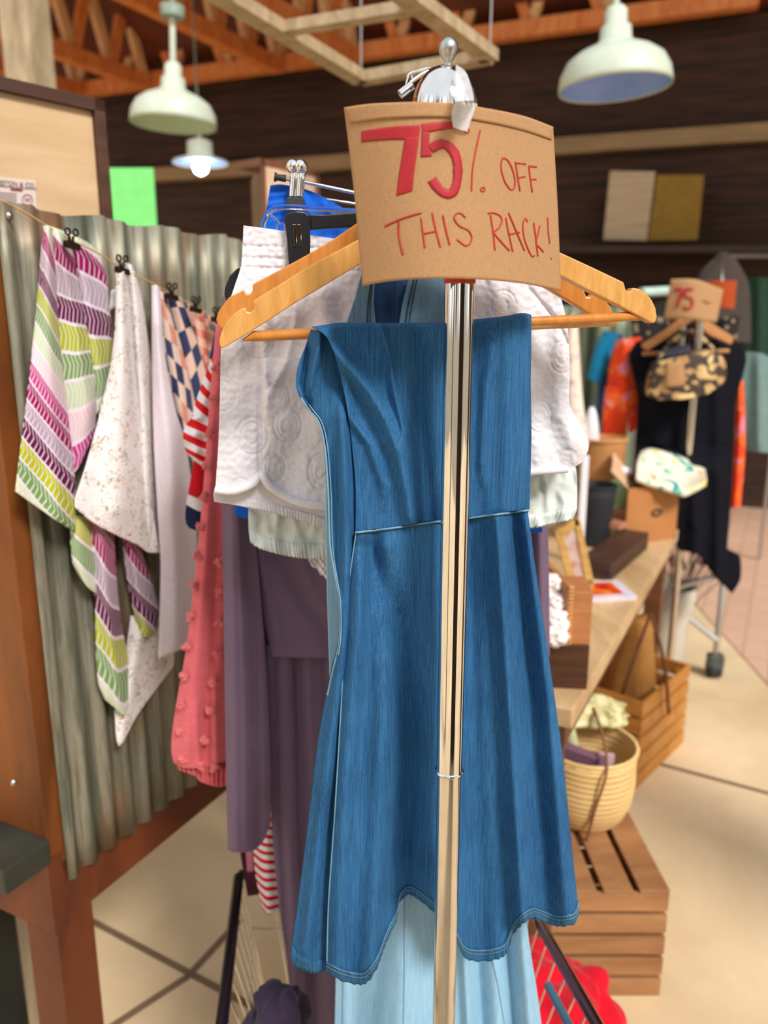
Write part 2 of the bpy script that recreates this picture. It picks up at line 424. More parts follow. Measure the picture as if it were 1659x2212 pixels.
# gable wall of dark boards, slightly oblique
WB = Vector((math.cos(math.radians(20)), -math.sin(math.radians(20)), 0)); WN = Vector((-WB.y, WB.x, 0)) * -1
W0 = Vector((0, 7.5, 0))
m = M('dark_boards', 0.8); o = m.coord(); sx = m.n('ShaderNodeSeparateXYZ'); m.put(sx.inputs[0], o)
fr = m.math('FRACT', m.math('MULTIPLY', sx.outputs[2], 5.0)); gr = m.noise(m.mapping(o, (1, 1, 14)), 2.5, 6)
m.col(m.mix(m.math('LESS_THAN', fr, 0.05), m.ramp(gr, [(0.3, rgb(26, 14, 10)), (0.7, rgb(76, 44, 26))]), rgb(8, 5, 4))); M_WALLB = m.m
M_BEAM = wood('pale_beam', rgb(140, 112, 76), rgb(170, 140, 98), 3, (1, 1, 8))
def wallpt(px, py, dist=0.0):
    return onplane(px, py, W0 + WN * dist, WN)
bm = new(); box(bm, W0 - WB * 9, WB * 18, -WN * 0.15, (0, 0, 3.72)); struct('wall_back', bm, M_WALLB)
bm = new(); p1, p2 = wallpt(100, 396, 0.06), wallpt(1690, 283, 0.06)
beam(bm, p1, p2, 0.1, 0.12); struct('trim_3', bm, M_BEAM)
# roof deck and trusses
M_DECK = wood('roof_deck', rgb(66, 26, 12), rgb(118, 52, 24), 2, (1, 1, 1))
M_WEB = wood('pale_web_wood', rgb(214, 148, 92), rgb(246, 200, 146), 4, (4, 4, 1))
M_TRUSS = wood('orange_truss_wood', rgb(214, 106, 44), rgb(248, 164, 92), 4, (4, 4, 1))
bm = new(); box(bm, W0 - WB * 9 - WN * .1 + Vector((0, 0, 3.72)), WB * 18, WN * 4.4 + Vector((0, 0, 2.6)), (0, 0, 0.12)); struct('ceiling', bm, M_DECK)
def truss(a, b, hgt, bays, wd=0.11):
    a = Vector(a); b = Vector(b)
    bm = new(); beam(bm, a, b, wd, 0.12); rt = struct('roof_truss', bm, M_TRUSS)
    up = Vector((0, 0, hgt))
    bm = new(); beam(bm, a + up, b + up, wd, 0.12); obj('top_chord', bm, M_TRUSS, rt)
    for i in range(bays):
        q1 = a.lerp(b, i / bays); q2 = a.lerp(b, (i + .5) / bays); q3 = a.lerp(b, (i + 1) / bays)
        for s, e in ((q1, q2 + up), (q2 + up, q3)):
            bm = new(); beam(bm, s, e, 0.06, 0.08); obj('web', bm, M_WEB if s is q1 else M_TRUSS, rt)
zc = 3.62
truss(wallpt(170, 196, 0.2), wallpt(1640, -4, 0.2), 0.75, 11)
for px, py in ((0, 62), (345, 18), (560, 0)):
    e = atZ(px, py, 3.66); 
    dist = (W0 - e).dot(WN) / A.dot(WN)
    truss(e + A * (dist - 0.3) , e - A * 2.2, 0.62, 9)
e = atZ(150, 12, 4.25); dist = (W0 - e).dot(WN) / A.dot(WN); truss(e + A * (dist - 0.3), e - A * 2, 0.6, 9)
e = atZ(-160, 90, 3.66); dist = (W0 - e).dot(WN) / A.dot(WN); truss(e + A * (dist - 0.3), e - A * 2, 0.6, 9)
# weathered post at the left
M_GREYW = wood('weathered_wood', rgb(150, 128, 100), rgb(206, 186, 152), 4, (3, 3, 1))
bm = new(); p = atY(92, 400, 4.2); box(bm, (p.x - .13, 4.2, 0), (.15, -.03, 0), (0.05, .14, 0), (0, 0, 3.05)); struct('trim_4', bm, M_GREYW)
# hanging old window frame
fz = 2.36
fp = [atZ(440, -34, fz), atZ(780, 170, fz), atZ(1058, 122, fz), atZ(846, -34, fz)]
t = thing('hanging_frame', 'weathered pale timber frame with a crossbar hung flat below the roof', 'frame', (fp[1] + fp[3]) / 2)
M_FR = wood('frame_wood', rgb(160, 134, 98), rgb(214, 194, 160), 4, (5, 5, 2))
for a, b in ((0, 1), (1, 2), (2, 3), (3, 0)):
    bm = new(); beam(bm, fp[a], fp[b], 0.062, 0.035); obj('rail', bm, M_FR, t)
bm = new(); beam(bm, atZ(604, 64, fz), atZ(930, 10, fz), 0.05, 0.03); obj('crossbar', bm, M_FR, t)
for q in (fp[1], fp[2]):
    bm = new(); tube(bm, [q, q + Vector((0.02, 0.02, 2.9))], 0.003, 6); obj('cord', bm, M_STEEL, t)
# pendant lamps
M_ENAM = plain('mint_enamel', rgb(206, 217, 200), 0.3, 0, 0.06); M_ENAMIN = plain('sky_reflection_enamel', rgb(150, 184, 255), 0.2, 0, 0.04)  # the underside's blue is a sky reflection put into the enamel colour
M_CAPM = plain('grey_green_cap', rgb(140, 156, 140), 0.5)
def pendant(px, py, Y, dia, label, lit=False, flat=False, inner=None, tip=0.0, rod=1.2, rr=.055):
    rim = atY(px, py, Y); r = dia / 2
    t = thing('pendant_lamp', label, 'lamp', rim, 'enamel pendant lamps')
    if flat: prof = [(r, 0), (r * .97, r * .05), (r * .55, r * .18), (r * .46, r * .24), (r * .44, r * .70), (r * .2, r * .80)]
    else: prof = [(r, 0), (r * 1.0, r * .08), (r * .97, r * .26), (r * .86, r * .46), (r * .66, r * .60), (r * .42, r * .70), (r * .29, r * .78), (r * .27, r * 1.0), (r * .20, r * 1.04), (r * .20, r * 1.26), (r * .13, r * 1.34)]
    R_ = Matrix.Rotation(tip, 4, 'Y')
    def put(nm, pr, mt, cap, par=None):
        bm = new(); lathe(bm, (0, 0, 0), pr, 40, cap)
        bmesh.ops.transform(bm, matrix=Matrix.Translation(rim) @ R_, verts=bm.verts)
        return obj(nm, bm, mt, t)
    sh = put('lamp_shade', prof, M_ENAM, False)
    sm = sh.modifiers.new('solid', 'SOLIDIFY'); sm.thickness = 0.006; sm.offset = -1
    put('reflector', [(r * .94, .004), (r * .5, r * .14), (0, r * .16)] if flat else [(r * .95, .004), (r * .90, r * .24), (r * .74, r * .44), (r * .4, r * .60), (0, r * .64)], inner or M_ENAMIN, False)
    top = prof[-1][1]
    put('rod', [(r * rr, top), (r * rr, top + rod)], M_ENAM, True)
    put('ceiling_cap', [(r * .26, top + rod), (r * .28, top + rod + .05), (r * .04, top + rod + .07), (r * .02, top + rod + .9)], M_CAPM, True)
    if lit: put('bulb', [(0, -r * .42), (r * .2, -r * .32), (r * .27, -r * .12), (r * .2, r * .05), (0, r * .12)], emit('bulb_glow', (1, .97, .9, 1), 30), False)
    if lit:
        l = bpy.data.lights.new('bulb_light', 'POINT'); l.energy = 6; l.shadow_soft_size = 0.04
        lo = bpy.data.objects.new('bulb_light', l); C.objects.link(lo); lo.parent = t; lo.location = (0, 0, -r * .2)
pendant(1328, 192, 3.25, .415, 'large mint enamel pendant lamp with a painted blue sky reflection underneath, right of the sign', tip=-0.05, rod=1.0)
pendant(375, 270, 4.35, .43, 'mint enamel dome pendant lamp unlit, left of the hanging frame', tip=0.05, rod=.2, rr=.07, inner=M_ENAM)
pendant(433, 352, 6.1, .40, 'small far pendant lamp glowing white beneath the left mint lamp', lit=True, flat=True, rod=.08)
# ---- wall shelf and its two panels
M_DSH = wood('dark_shelf', rgb(34, 20, 12), rgb(66, 40, 24), 4, (1, 1, 6))
def wall_box(px0, px1, py, dep, hz, mt, nm, label, cat, front=0.45):
    a, b = wallpt(px0, py, front), wallpt(px1, py, front)
    bm = new(); t_ = (b - a); box(bm, a, t_, -WN * dep, (0, 0, hz)); return tag(obj(nm, bm, mt), label, cat)
wall_box(1205, 1700, 545, .40, .05, M_DSH, 'wall_shelf', 'long dark wooden shelf along the back wall carrying two boards', 'shelf')
wall_box(1205, 1700, 700, .40, .04, M_DSH, 'wall_shelf', 'lower dark wooden shelf on the back wall behind the black dress', 'shelf')
def shelf_board(c4, mt, label):
    P = [wallpt(x, y, 0.3) for x, y in c4]; bm = new()
    a = [bm.verts.new(p) for p in P]; b = [bm.verts.new(p - WN * .03) for p in P]
    bm.faces.new(a); bm.faces.new(b[::-1])
    for i in range(4): bm.faces.new((a[i], b[i], b[(i + 1) % 4], a[(i + 1) % 4]))
    return tag(obj('leaning_board', bm, mt), label, 'board')
m = M('pale_board', 0.7); m.col(m.ramp(m.noise(m.mapping(m.coord(), (1, 1, 30)), 2, 3), [(.35, rgb(176, 152, 124)), (.65, rgb(206, 184, 156))])); M_PB = m.m
shelf_board([(1303, 518), (1397, 520), (1416, 371), (1318, 369)], M_PB, 'pale beige board leaning on the back shelf')
shelf_board([(1400, 520), (1507, 518), (1521, 378), (1420, 378)], plain('mustard_board', rgb(142, 110, 28), .7, 0, .15), 'mustard yellow board leaning on the back shelf')
# ================================================================== LEFT STAND with corrugated panel
PL0 = Vector((-0.56, 1.2, 0))            # left end of the corrugated panel, it runs along A
def onwall(px, py, off=0.0): return onplane(px, py, PL0 + B * off, B)
st = thing('display_stand', 'brown timber stand carrying the corrugated metal panel', 'stand', PL0)
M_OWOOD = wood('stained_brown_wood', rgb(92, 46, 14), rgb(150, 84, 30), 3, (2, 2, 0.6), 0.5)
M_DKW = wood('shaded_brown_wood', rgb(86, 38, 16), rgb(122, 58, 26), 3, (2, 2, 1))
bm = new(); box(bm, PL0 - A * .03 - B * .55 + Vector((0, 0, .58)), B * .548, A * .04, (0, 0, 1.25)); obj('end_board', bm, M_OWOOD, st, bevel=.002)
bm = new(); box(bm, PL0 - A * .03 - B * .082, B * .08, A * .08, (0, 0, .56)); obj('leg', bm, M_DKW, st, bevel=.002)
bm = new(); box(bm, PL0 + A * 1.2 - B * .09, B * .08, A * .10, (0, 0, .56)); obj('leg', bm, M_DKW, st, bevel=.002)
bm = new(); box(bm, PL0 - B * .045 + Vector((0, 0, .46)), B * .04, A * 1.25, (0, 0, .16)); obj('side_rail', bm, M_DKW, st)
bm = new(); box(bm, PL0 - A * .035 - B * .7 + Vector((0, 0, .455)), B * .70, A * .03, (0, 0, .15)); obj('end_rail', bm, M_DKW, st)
M_LEDGE = plain('worn_dark_green_paint', rgb(44, 46, 38), .5, 0, .5, 9)
bm = new(); box(bm, PL0 - A * .12 - B * .6 + Vector((0, 0, .600)), B * .605, A * .09, (0, 0, .045)); obj('ledge', bm, M_LEDGE, st, bevel=.003)
# corrugated sheet
m = M('galvanised_sheet', 0.5, 0.35); o = m.coord()
n1 = m.noise(m.mapping(o, (22, 22, 1.4)), 1.6, 7, .65); n2 = m.noise(m.mapping(o, (1, 1, .35)), 60, 5); n3 = m.noise(m.mapping(o, (2, 2, .7), loc=(3, 1, 2)), 3.1, 6)
c = m.ramp(n1, [(0.28, rgb(66, 70, 60)), (0.44, rgb(104, 106, 92)), (0.56, rgb(166, 160, 140)), (0.72, rgb(96, 84, 62))])
c = m.mix(m.ramp(n3, [(0.54, (0, 0, 0, 1)), (0.68, (1, 1, 1, 1))]), c, rgb(124, 76, 38)); c = m.mix(m.math('MULTIPLY', n2, .5), c, rgb(104, 104, 84))
m.col(c); m.bump(n2, .25, .002); M_CORR = m.m
def corrugated(name, P0, dirv, nrm, length, zfun, pitch, amp, mt, label, cat, par=None):
    bm = new(); nper = int(length / pitch) * 12; G = []
    for j in range(14):
        row = []
        for i in range(nper + 1):
            s = length * i / nper; z0, z1 = zfun(s)
            row.append(P0 + dirv * s + nrm * (amp * math.sin(6.2832 * s / pitch)) + Vector((0, 0, z1 + (z0 - z1) * j / 13)))
        G.append(row)
    slab(bm, G, -nrm, 0.0012)
    return tag(obj(name, bm, mt, par), label, cat)
corrugated('corrugated_panel', PL0 + B * .004, A, B, 1.35, lambda s: (.543, 1.668 + .004 * math.sin(40 * s)), .046, .0065, M_CORR,
           None, None, st)
for px, py in ((20, 466), (30, 1690)):
    bm = new(); q = onwall(px, py, .012); lathe(bm, (0, 0, 0), [(.006, 0), (.006, .002), (0, .004)], 10)
    bmesh.ops.transform(bm, matrix=Matrix.Translation(q) @ B.to_track_quat('Z', 'Y').to_matrix().to_4x4(), verts=bm.verts)
    obj('rivet', bm, M_STEEL, st)
# dark bin under the stand
bm = new(); box(bm, PL0 - B * 1.0 - A * .05, B * .72, A * .14, (0, 0, .36)); tag(obj('storage_bin', bm, plain('black_green_bin', rgb(20, 26, 24), .5), bevel=.01), 'dark storage bin on the floor under the stand', 'bin')
# framed plywood board behind the panel
bd0 = onplane(228, 300, PL0 - B * .12, B)
m = M('plywood', .6); gr = m.noise(m.mapping(m.coord(), (1, 1, 7)), 2.2, 5, .6, .4); m.col(m.ramp(gr, [(.3, rgb(206, 168, 124)), (.7, rgb(232, 200, 158))])); M_PLY = m.m
M_WALNUT = wood('walnut_edge', rgb(66, 38, 28), rgb(98, 62, 44), 4, (1, 1, 5))
def framed_board(name, edge, adir, ndir, wid, z0, z1, label, fw=.022, dp=.05):
    """board seen on its right half: edge = right outer edge point; extends -adir"""
    t = thing(name, label, 'board', Vector((edge.x, edge.y, z0)))
    e = Vector((edge.x, edge.y, z0)); up = Vector((0, 0, z1 - z0))
    bm = new(); box(bm, e - adir * (wid - fw) - ndir * .012 + Vector((0, 0, fw)), adir * (wid - 2 * fw), -ndir * .008, up - Vector((0, 0, 2 * fw))); obj('plywood_face', bm, M_PLY, t)
    for o_, s_, u_ in ((e - adir * fw, adir * fw, up), (e - adir * wid, adir * fw, up), (e - adir * wid, adir * wid, Vector((0, 0, fw))), (e - adir * wid + up - Vector((0, 0, fw)), adir * wid, Vector((0, 0, fw)))):
        bm = new(); box(bm, o_, s_, -ndir * dp, u_); obj('frame_strip', bm, M_WALNUT, t, bevel=.001)
    return t
A2 = Vector((math.sin(math.radians(40)), math.cos(math.radians(40)), 0)); B2 = Vector((A2.y, -A2.x, 0))
eb = atY(226, 216, 1.62)
fbd = framed_board('framed_board', eb, A2, B2, .62, 1.05, eb.z, 'large plywood board in a walnut frame behind the corrugated panel')
def onboard(px, py, off=0.0): return onplane(px, py, Vector((eb.x, eb.y, 0)) - B2 * .012 + B2 * off, B2)
# printed label
P = [onboard(x, y, .0008) for x, y in ((-34, 380), (76, 390), (79, 450), (-34, 442))]
bm = new(); a = [bm.verts.new(p) for p in P]; b = [bm.verts.new(p - B2 * .0008) for p in P]; bm.faces.new(a); bm.faces.new(b[::-1])
for i in range(4): bm.faces.new((a[i], b[i], b[(i + 1) % 4], a[(i + 1) % 4]))
lb = obj('printed_label', bm, plain('label_paper', rgb(232, 214, 206), .7, 0, .03), fbd); lb['label'] = 'small white printed maker label'
M_LINK = plain('label_ink', rgb(120, 84, 84), .7); M_LRED = plain('label_red', rgb(150, 54, 56), .7)
xd = (P[1] - P[0]).normalized(); yd = (P[0] - P[3]).normalized(); lw = (P[1] - P[0]).length; lh = (P[0] - P[3]).length
obj('heading', textmesh('WESTON & CO.', lh * .23, P[3] + xd * lw * .14 + yd * lh * .74, xd, yd, .0012), M_LINK, lb)
bm = new(); beam(bm, P[3] + xd * lw * .50 + yd * lh * .61 + B2 * .0012, P[3] + xd * lw * .74 + yd * lh * .61 + B2 * .0012, .0004, lh * .07); obj('red_line', bm, M_LRED, lb)
bm = new()
for k in range(5): beam(bm, P[3] + xd * lw * .05 + yd * lh * (.1 + .09 * k) + B2 * .0012, P[3] + xd * lw * .62 + yd * lh * (.1 + .09 * k) + B2 * .0012, .0004, lh * .02)
beam(bm, P[3] + yd * lh * .70 + B2 * .0012, P[2] + yd * lh * .70 + B2 * .0012, .0004, lh * .02)
obj('fine_print', bm, M_LINK, lb)
bm = new(); cc = P[3] + xd * lw * .84 + yd * lh * .27 + B2 * .0012
tube(bm, [cc + (xd * math.cos(k * .393) + yd * math.sin(k * .393)) * lh * .2 for k in range(16)], .0006, 6, closed=True); obj('round_mark', bm, M_LRED, lb)
obj('letter', textmesh('W', lh * .24, cc - xd * lh * .12 - yd * lh * .08, xd, yd, .0003), M_LRED, lb)
# second small framed board in the distance
e2 = atY(688, 366, 2.6)
t2 = thing('framed_cabinet', 'tall wooden cabinet with pale plywood face behind the blue shorts', 'cabinet', Vector((e2.x, e2.y, 0)))
Af = Vector((math.cos(math.radians(-22)), math.sin(math.radians(-22)), 0)); Bf = Vector((Af.y, -Af.x, 0))
if Bf.y > 0: Bf = -Bf
q0 = atY(563, 340, 2.5); q1 = atY(690, 366, 2.72); ww = (Vector((q1.x, q1.y, 0)) - Vector((q0.x, q0.y, 0))); wl = ww.length; ww.normalize(); nb = Vector((ww.y, -ww.x, 0)); zt = q0.z; zb = 0.0
M_BRN = wood('reddish_cabinet_wood', rgb(104, 62, 42), rgb(140, 90, 62), 4, (3, 3, 1))
bm = new(); box(bm, Vector((q0.x, q0.y, zb)) + ww * .02, ww * (wl - .04), -nb * .02, (0, 0, zt - zb - .02)); obj('plywood_face', bm, plain('pink_ply', rgb(222, 186, 156), .6), t2)
ql = atY(540, 330, 2.9); 
for o_, s_, d_, u_ in ((Vector((q0.x, q0.y, zb)), ww * .02, (Vector((ql.x, ql.y, 0)) - Vector((q0.x, q0.y, 0))), Vector((0, 0, zt - zb))), (Vector((q0.x, q0.y, zb)) + ww * (wl - .03), ww * .03, -nb * .1, Vector((0, 0, zt - zb))), (Vector((q0.x, q0.y, zt - .022)), ww * wl, -nb * .1, Vector((0, 0, .022)))):
    bm = new(); box(bm, o_, s_, d_, u_); obj('frame_strip', bm, M_BRN, t2)
# green locker
M_GRN = plain('bright_green_paint', rgb(124, 224, 124), .5, 0, .08)
ga = atY(228, 470, 4.1); gb = atY(326, 470, 4.0); gt = atY(280, 358, 4.05).z
tg = thing('green_cupboard', 'bright green painted cupboard beyond the corrugated panel', 'cupboard', Vector((ga.x, 4.05, 0)))
bm = new(); box(bm, (ga.x, 4.1, 0), (gb.x - ga.x, 0, 0), (-.10, .3, 0), (0, 0, gt)); obj('carcass', bm, M_GRN, tg, bevel=.004)
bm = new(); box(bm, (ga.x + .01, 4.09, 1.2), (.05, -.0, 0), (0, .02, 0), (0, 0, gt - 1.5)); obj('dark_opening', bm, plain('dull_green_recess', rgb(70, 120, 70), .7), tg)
# ================================================================== FRONT RACK
ZR = atY(965, 175, .745).z            # height of the rail
rk = thing('garment_rack', 'chrome garment rack pole and rail in the foreground', 'clothes rack', (POLE.x, POLE.y, 0))
zj = atY(969, 1663, .745).z
bm = new(); lathe(bm, POLE + Vector((0, 0, zj)), [(.0136, 0)] + [(.0136, (ZR - zj - .02) * i / 12) for i in range(1, 13)], 40); obj('upper_pole', bm, M_CHROME, rk)
bm = new(); lathe(bm, POLE, [(.0128, .05 + (zj - .0505) * i / 12) for i in range(13)], 40); obj('lower_pole', bm, M_SATIN, rk)
bm = new(); lathe(bm, POLE + Vector((0, 0, zj - .003)), [(.0136, 0), (.0152, .001), (.0152, .0035), (.0136, .0045)], 40); obj('joint_ring', bm, M_CHROME, rk)
zc_ = atY(1000, 598, .745).z
bm = new(); lathe(bm, POLE + Vector((0, 0, zc_ - .006)), [(.0140, 0), (.0144, .001), (.0144, .016), (.0139, .017)], 32); obj('red_collar', bm, plain('red_tape', rgb(196, 30, 20), .4), rk)
# bell shaped end fitting, the rail leaves from its back
zt_ = atY(965, 137, .745).z; zb_ = atY(965, 240, .745).z; hb = zt_ - zb_
PF = POLE + Vector((-.0165, .006, 0))
bm = new(); lathe(bm, PF + Vector((0, 0, zb_)), [(.030, -.03), (.0295, 0), (.0280, hb * .25), (.0252, hb * .5), (.0205, hb * .72), (.0140, hb * .9), (.006, hb * .985), (.001, hb)], 40); obj('end_fitting', bm, M_CHROME, rk)
bm = new(); lathe(bm, PF + Vector((.003, 0, zt_ - .002)), [(.004, 0), (.003, .005), (.0055, .008), (.0085, .013), (.0085, .018), (.0055, .0225), (.0005, .0245)], 24); obj('finial', bm, M_STEEL, rk)
bm = new(); tube(bm, [POLE + Vector((0, 0, ZR - .03)), POLE + RAIL * 1.35 + Vector((0, 0, ZR - .03))], .0125, 20); obj('rail', bm, M_CHROME, rk)
bm = new(); lathe(bm, POLE + RAIL * 1.33, [(.0135, .05), (.0135, ZR - .03)], 20); obj('rear_pole', bm, M_CHROME, rk)
for k in (0, 1.33):
    bm = new(); tube(bm, [POLE + RAIL * k - CROSS * .26 + Vector((0, 0, .06)), POLE + RAIL * k + CROSS * .26 + Vector((0, 0, .06))], .013, 16); obj('foot_bar', bm, M_CHROME, rk)
    for s in (-1, 1):
        bm = new(); q = POLE + RAIL * k + CROSS * .25 * s; tube(bm, [q + Vector((-.01, 0, .025)), q + Vector((.01, 0, .025))], .025, 16); obj('caster', bm, M_RUBBER, rk)
# ------------------------------------------------------------------ kraft sign
XL = [(743, 233), (783, 618)]; XR = [(1195, 273), (1212, 629)]
def signp(px, py, off=0.0):
    xl = interp(XL, py); xr = interp(XR, py); u = (px - xl) / (xr - xl)
    Y = .722 + (.782 - .722) * u - .058 * (1 - (2 * u - 1) ** 2)
    p = atY(px, py, Y); return p + Vector((.08 - .35 * (u - .45) * .5, -1, 0)) * off
sg = thing('price_sign', 'curved brown kraft card sign reading 75% OFF THIS RACK! taped to the chrome rack', 'sign', signp(970, 600))
def spatch(bm, top, right, bottom, left, nu, nv, off, thick):
    g = coons(top, right, bottom, left, nu, nv)
    slab(bm, [[signp(p.x, p.y, off) for p in r] for r in g], Vector((0, -1, 0)), -thick)
def V2(l): return [Vector((a, b, 0)) for a, b in l]
def vv(*l): return [Vector((a, b, 0)) for a, b in l]
S_TOP = vv((743, 233), (800, 225), (900, 221), (985, 225), (1080, 240), (1140, 254), (1195, 275))
S_BOT = vv((783, 618), (830, 609), (900, 603), (980, 602), (1060, 605), (1140, 614), (1212, 629))
bm = new(); spatch(bm, S_TOP, vv((1195, 275), (1205, 450), (1212, 629)), S_BOT, vv((743, 233), (765, 420), (783, 618)), 48, 30, 0, .0014); obj('card', bm, M_KRAFT, sg)
bm = new(); spatch(bm, S_TOP, vv((1195, 275), (1191, 303)), vv((757, 267), (830, 257), (920, 253), (1000, 256), (1080, 270), (1140, 285), (1191, 303)), vv((743, 233), (748, 250), (757, 267)), 40, 6, .0016, .0010); obj('folded_flap', bm, M_KRAFT, sg)
def z2(pts): return [Vector((740 + x / 3.318, 80 + y / 3.318, 0)) for x, y in pts]
def stroke(bm, pts, wd, off=.0006, n=0, zoomed=True):
    P = z2(pts) if zoomed else [Vector((x, y, 0)) for x, y in pts]
    L = sum((b - a).length for a, b in zip(P, P[1:])); n = n or max(4, int(L / 4)); P = smooth(P, n)
    l, r = [], []
    for i, p in enumerate(P):
        t = (P[min(i + 1, n - 1)] - P[max(i - 1, 0)]); t.normalize(); s = Vector((-t.y, t.x, 0)) * wd / 2 * (1 + .18 * noise.noise(p * .11))
        l.append(p - s); r.append(p + s)
    k = max(2, int(wd / 6) + 1)
    G = [[signp(*(a.lerp(b, i / (k - 1)))[:2], off) for i in range(k)] for a, b in zip(l, r)]
    slab(bm, G, Vector((0, -1, 0)), -.0003)
def letter(nm, strokes, wd, mt=M_INK2):
    bm = new()
    for s in strokes: stroke(bm, s, wd)
    return obj(nm, bm, mt, sg)
bm = new()
spatch(bm, z2([(133, 675), (240, 658), (370, 642), (558, 632)]), z2([(558, 632), (552, 680), (545, 735)]), z2([(135, 755), (240, 745), (345, 738), (545, 735)]), z2([(133, 675), (134, 755)]), 20, 6, .0005, .0004)
spatch(bm, z2([(445, 725), (547, 715)]), z2([(547, 715), (530, 850), (512, 980), (500, 1103)]), z2([(385, 1138), (440, 1122), (500, 1103)]), z2([(445, 725), (420, 880), (400, 1000), (385, 1138)]), 8, 20, .0006, .0004)
obj('numeral_seven', bm, M_INK, sg)
bm = new()
spatch(bm, z2([(567, 622), (680, 612), (785, 608)]), z2([(785, 608), (797, 655)]), z2([(567, 692), (680, 672), (797, 655)]), z2([(567, 622), (567, 692)]), 14, 5, .0005, .0004)
spatch(bm, z2([(567, 680), (622, 680)]), z2([(622, 680), (622, 770), (640, 855)]), z2([(558, 862), (640, 857)]), z2([(567, 680), (560, 862)]), 6, 12, .0006, .0004)
stroke(bm, [(632, 808), (665, 782), (705, 766), (755, 780), (800, 830), (822, 900), (826, 980), (815, 1060), (785, 1118), (730, 1120), (680, 1080), (640, 1020)], 20, .0007)
obj('numeral_five', bm, M_INK, sg)
def ring(cx, cy, r): return [(cx + r * math.cos(a * .6), cy + r * math.sin(a * .6)) for a in range(11)]
letter('percent_mark', [ring(893, 672, 16), [(988, 662), (960, 790), (932, 950), (925, 1105)], ring(1005, 1092, 16)], 3.4)
letter('letter_o', [[(1150, 868), (1138, 895), (1140, 960), (1165, 1040), (1205, 1095), (1232, 1080), (1235, 1020), (1215, 940), (1180, 880), (1150, 868), (1140, 880)]], 3.2)
letter('letter_f', [[(1240, 895), (1255, 1000), (1272, 1105)], [(1238, 902), (1315, 912)], [(1256, 1012), (1310, 1000)]], 3.2)
letter('letter_f', [[(1335, 922), (1345, 1010), (1360, 1113)], [(1335, 925), (1393, 932)], [(1346, 1022), (1390, 1020)]], 3.2)
letter('letter_t', [[(300, 1357), (430, 1300), (565, 1260)], [(402, 1322), (400, 1400), (415, 1490), (432, 1562)]], 4.2)
letter('letter_h', [[(562, 1298), (575, 1400), (590, 1512)], [(642, 1258), (670, 1390), (702, 1508)], [(580, 1410), (672, 1390)]], 3.6)
letter('letter_i', [[(718, 1275), (740, 1380), (768, 1490)]], 3.8)
letter('letter_s', [[(880, 1295), (850, 1264), (815, 1266), (800, 1300), (835, 1352), (900, 1385), (926, 1430), (915, 1478), (880, 1495), (820, 1450)]], 3.4)
letter('letter_r', [[(1060, 1275), (1080, 1400), (1092, 1528)], [(1040, 1265), (1080, 1260), (1130, 1282), (1143, 1320), (1120, 1370), (1085, 1400), (1130, 1460), (1197, 1532)]], 3.4)
letter('letter_a', [[(1170, 1295), (1190, 1400), (1220, 1538)], [(1190, 1260), (1240, 1380), (1305, 1532)], [(1195, 1415), (1270, 1400)]], 3.4)
letter('letter_c', [[(1325, 1325), (1310, 1298), (1293, 1340), (1300, 1430), (1330, 1520), (1358, 1573), (1377, 1565)]], 3.0)
letter('letter_k', [[(1370, 1330), (1385, 1440), (1400, 1572)], [(1415, 1350), (1385, 1475)], [(1385, 1480), (1442, 1542)]], 3.2)
letter('exclamation_mark', [[(1470, 1292), (1475, 1400), (1485, 1480)], ring(1496, 1588, 4)], 2.8)
# tape over the top edge
bm = new(); g = coons(vv((985, 139), (1002, 150), (1010, 162)), vv((1010, 162), (1022, 200), (1025, 235), (1016, 262), (1008, 287)), vv((977, 277), (992, 283), (1008, 288)), vv((985, 139), (983, 170), (984, 215), (974, 245), (977, 277)), 10, 30)
G = []
for j, r in enumerate(g):
    row = []
    for p in r:
        yy = p.y
        if yy > 222: q = signp(p.x, p.y, .0036)
        else:
            k = min(1, (222 - yy) / 80); q = atY(p.x, p.y, .662 + .062 * k + .004 * noise.noise(Vector((p.x * .06, p.y * .08, 2))))
        row.append(q)
    G.append(row)
slab(bm, G, Vector((0, -1, 0)), -.0003); tag(obj('clear_tape', bm, M_TAPE), 'crinkled clear tape fixing the kraft sign to the rack end', 'tape')
# ------------------------------------------------------------------ wooden hangers
def hook(bm, k, x0, lift=0.0, r=.0016):
    """wire hook over the rail for a hanger at k"""
    c = POLE + RAIL * k + Vector((0, 0, ZR - .03)); R = .0165
    pts = [c + CROSS * (R * math.cos(a)) + Vector((0, 0, R * math.sin(a))) for a in [math.radians(q) for q in range(200, -61, -20)]]
    pts += [c + Vector((0, 0, -.035)), c + Vector((0, 0, -.10))]
    tube(bm, pts, r, 8)
hk1 = kplane(.078)
hp = onplane(955, 455, *hk1)
h1 = thing('wooden_hanger', 'front light wooden suit hanger holding the blue denim dress on its bar', 'hanger', hp)
LA = [(478.6, 754), (474, 744), (474, 732), (478.6, 716), (486, 700), (495.5, 686.5), (510, 674), (526.8, 663.6), (531, 667), (534, 673), (540, 674.8), (546, 671), (549, 666), (547.3, 650), (560, 641), (600, 617), (657, 580.4), (715, 549), (774, 517), (850, 470), (900, 448), (955, 440), (955, 500), (900, 508), (840, 538), (777.6, 571), (632.9, 657.6), (538.9, 719)]
RA = [(955, 440), (1010, 446), (1080, 480), (1140, 510), (1211, 545), (1280, 577), (1348.4, 609.5), (1350, 616), (1352, 625), (1358, 631), (1364, 626), (1367, 621), (1382, 624), (1396, 633), (1409, 648), (1417, 665), (1420, 684), (1417, 696), (1411, 699), (1402, 696), (1393, 690), (1330, 657), (1270, 627), (1212.7, 597), (1140, 560), (1070, 525), (1010, 503), (955, 500)]
for arm in (LA, RA):
    bm = new(); prism(bm, hk1, arm, .013); obj('shoulder_arm', bm, M_HANG, h1, bevel=.0022)
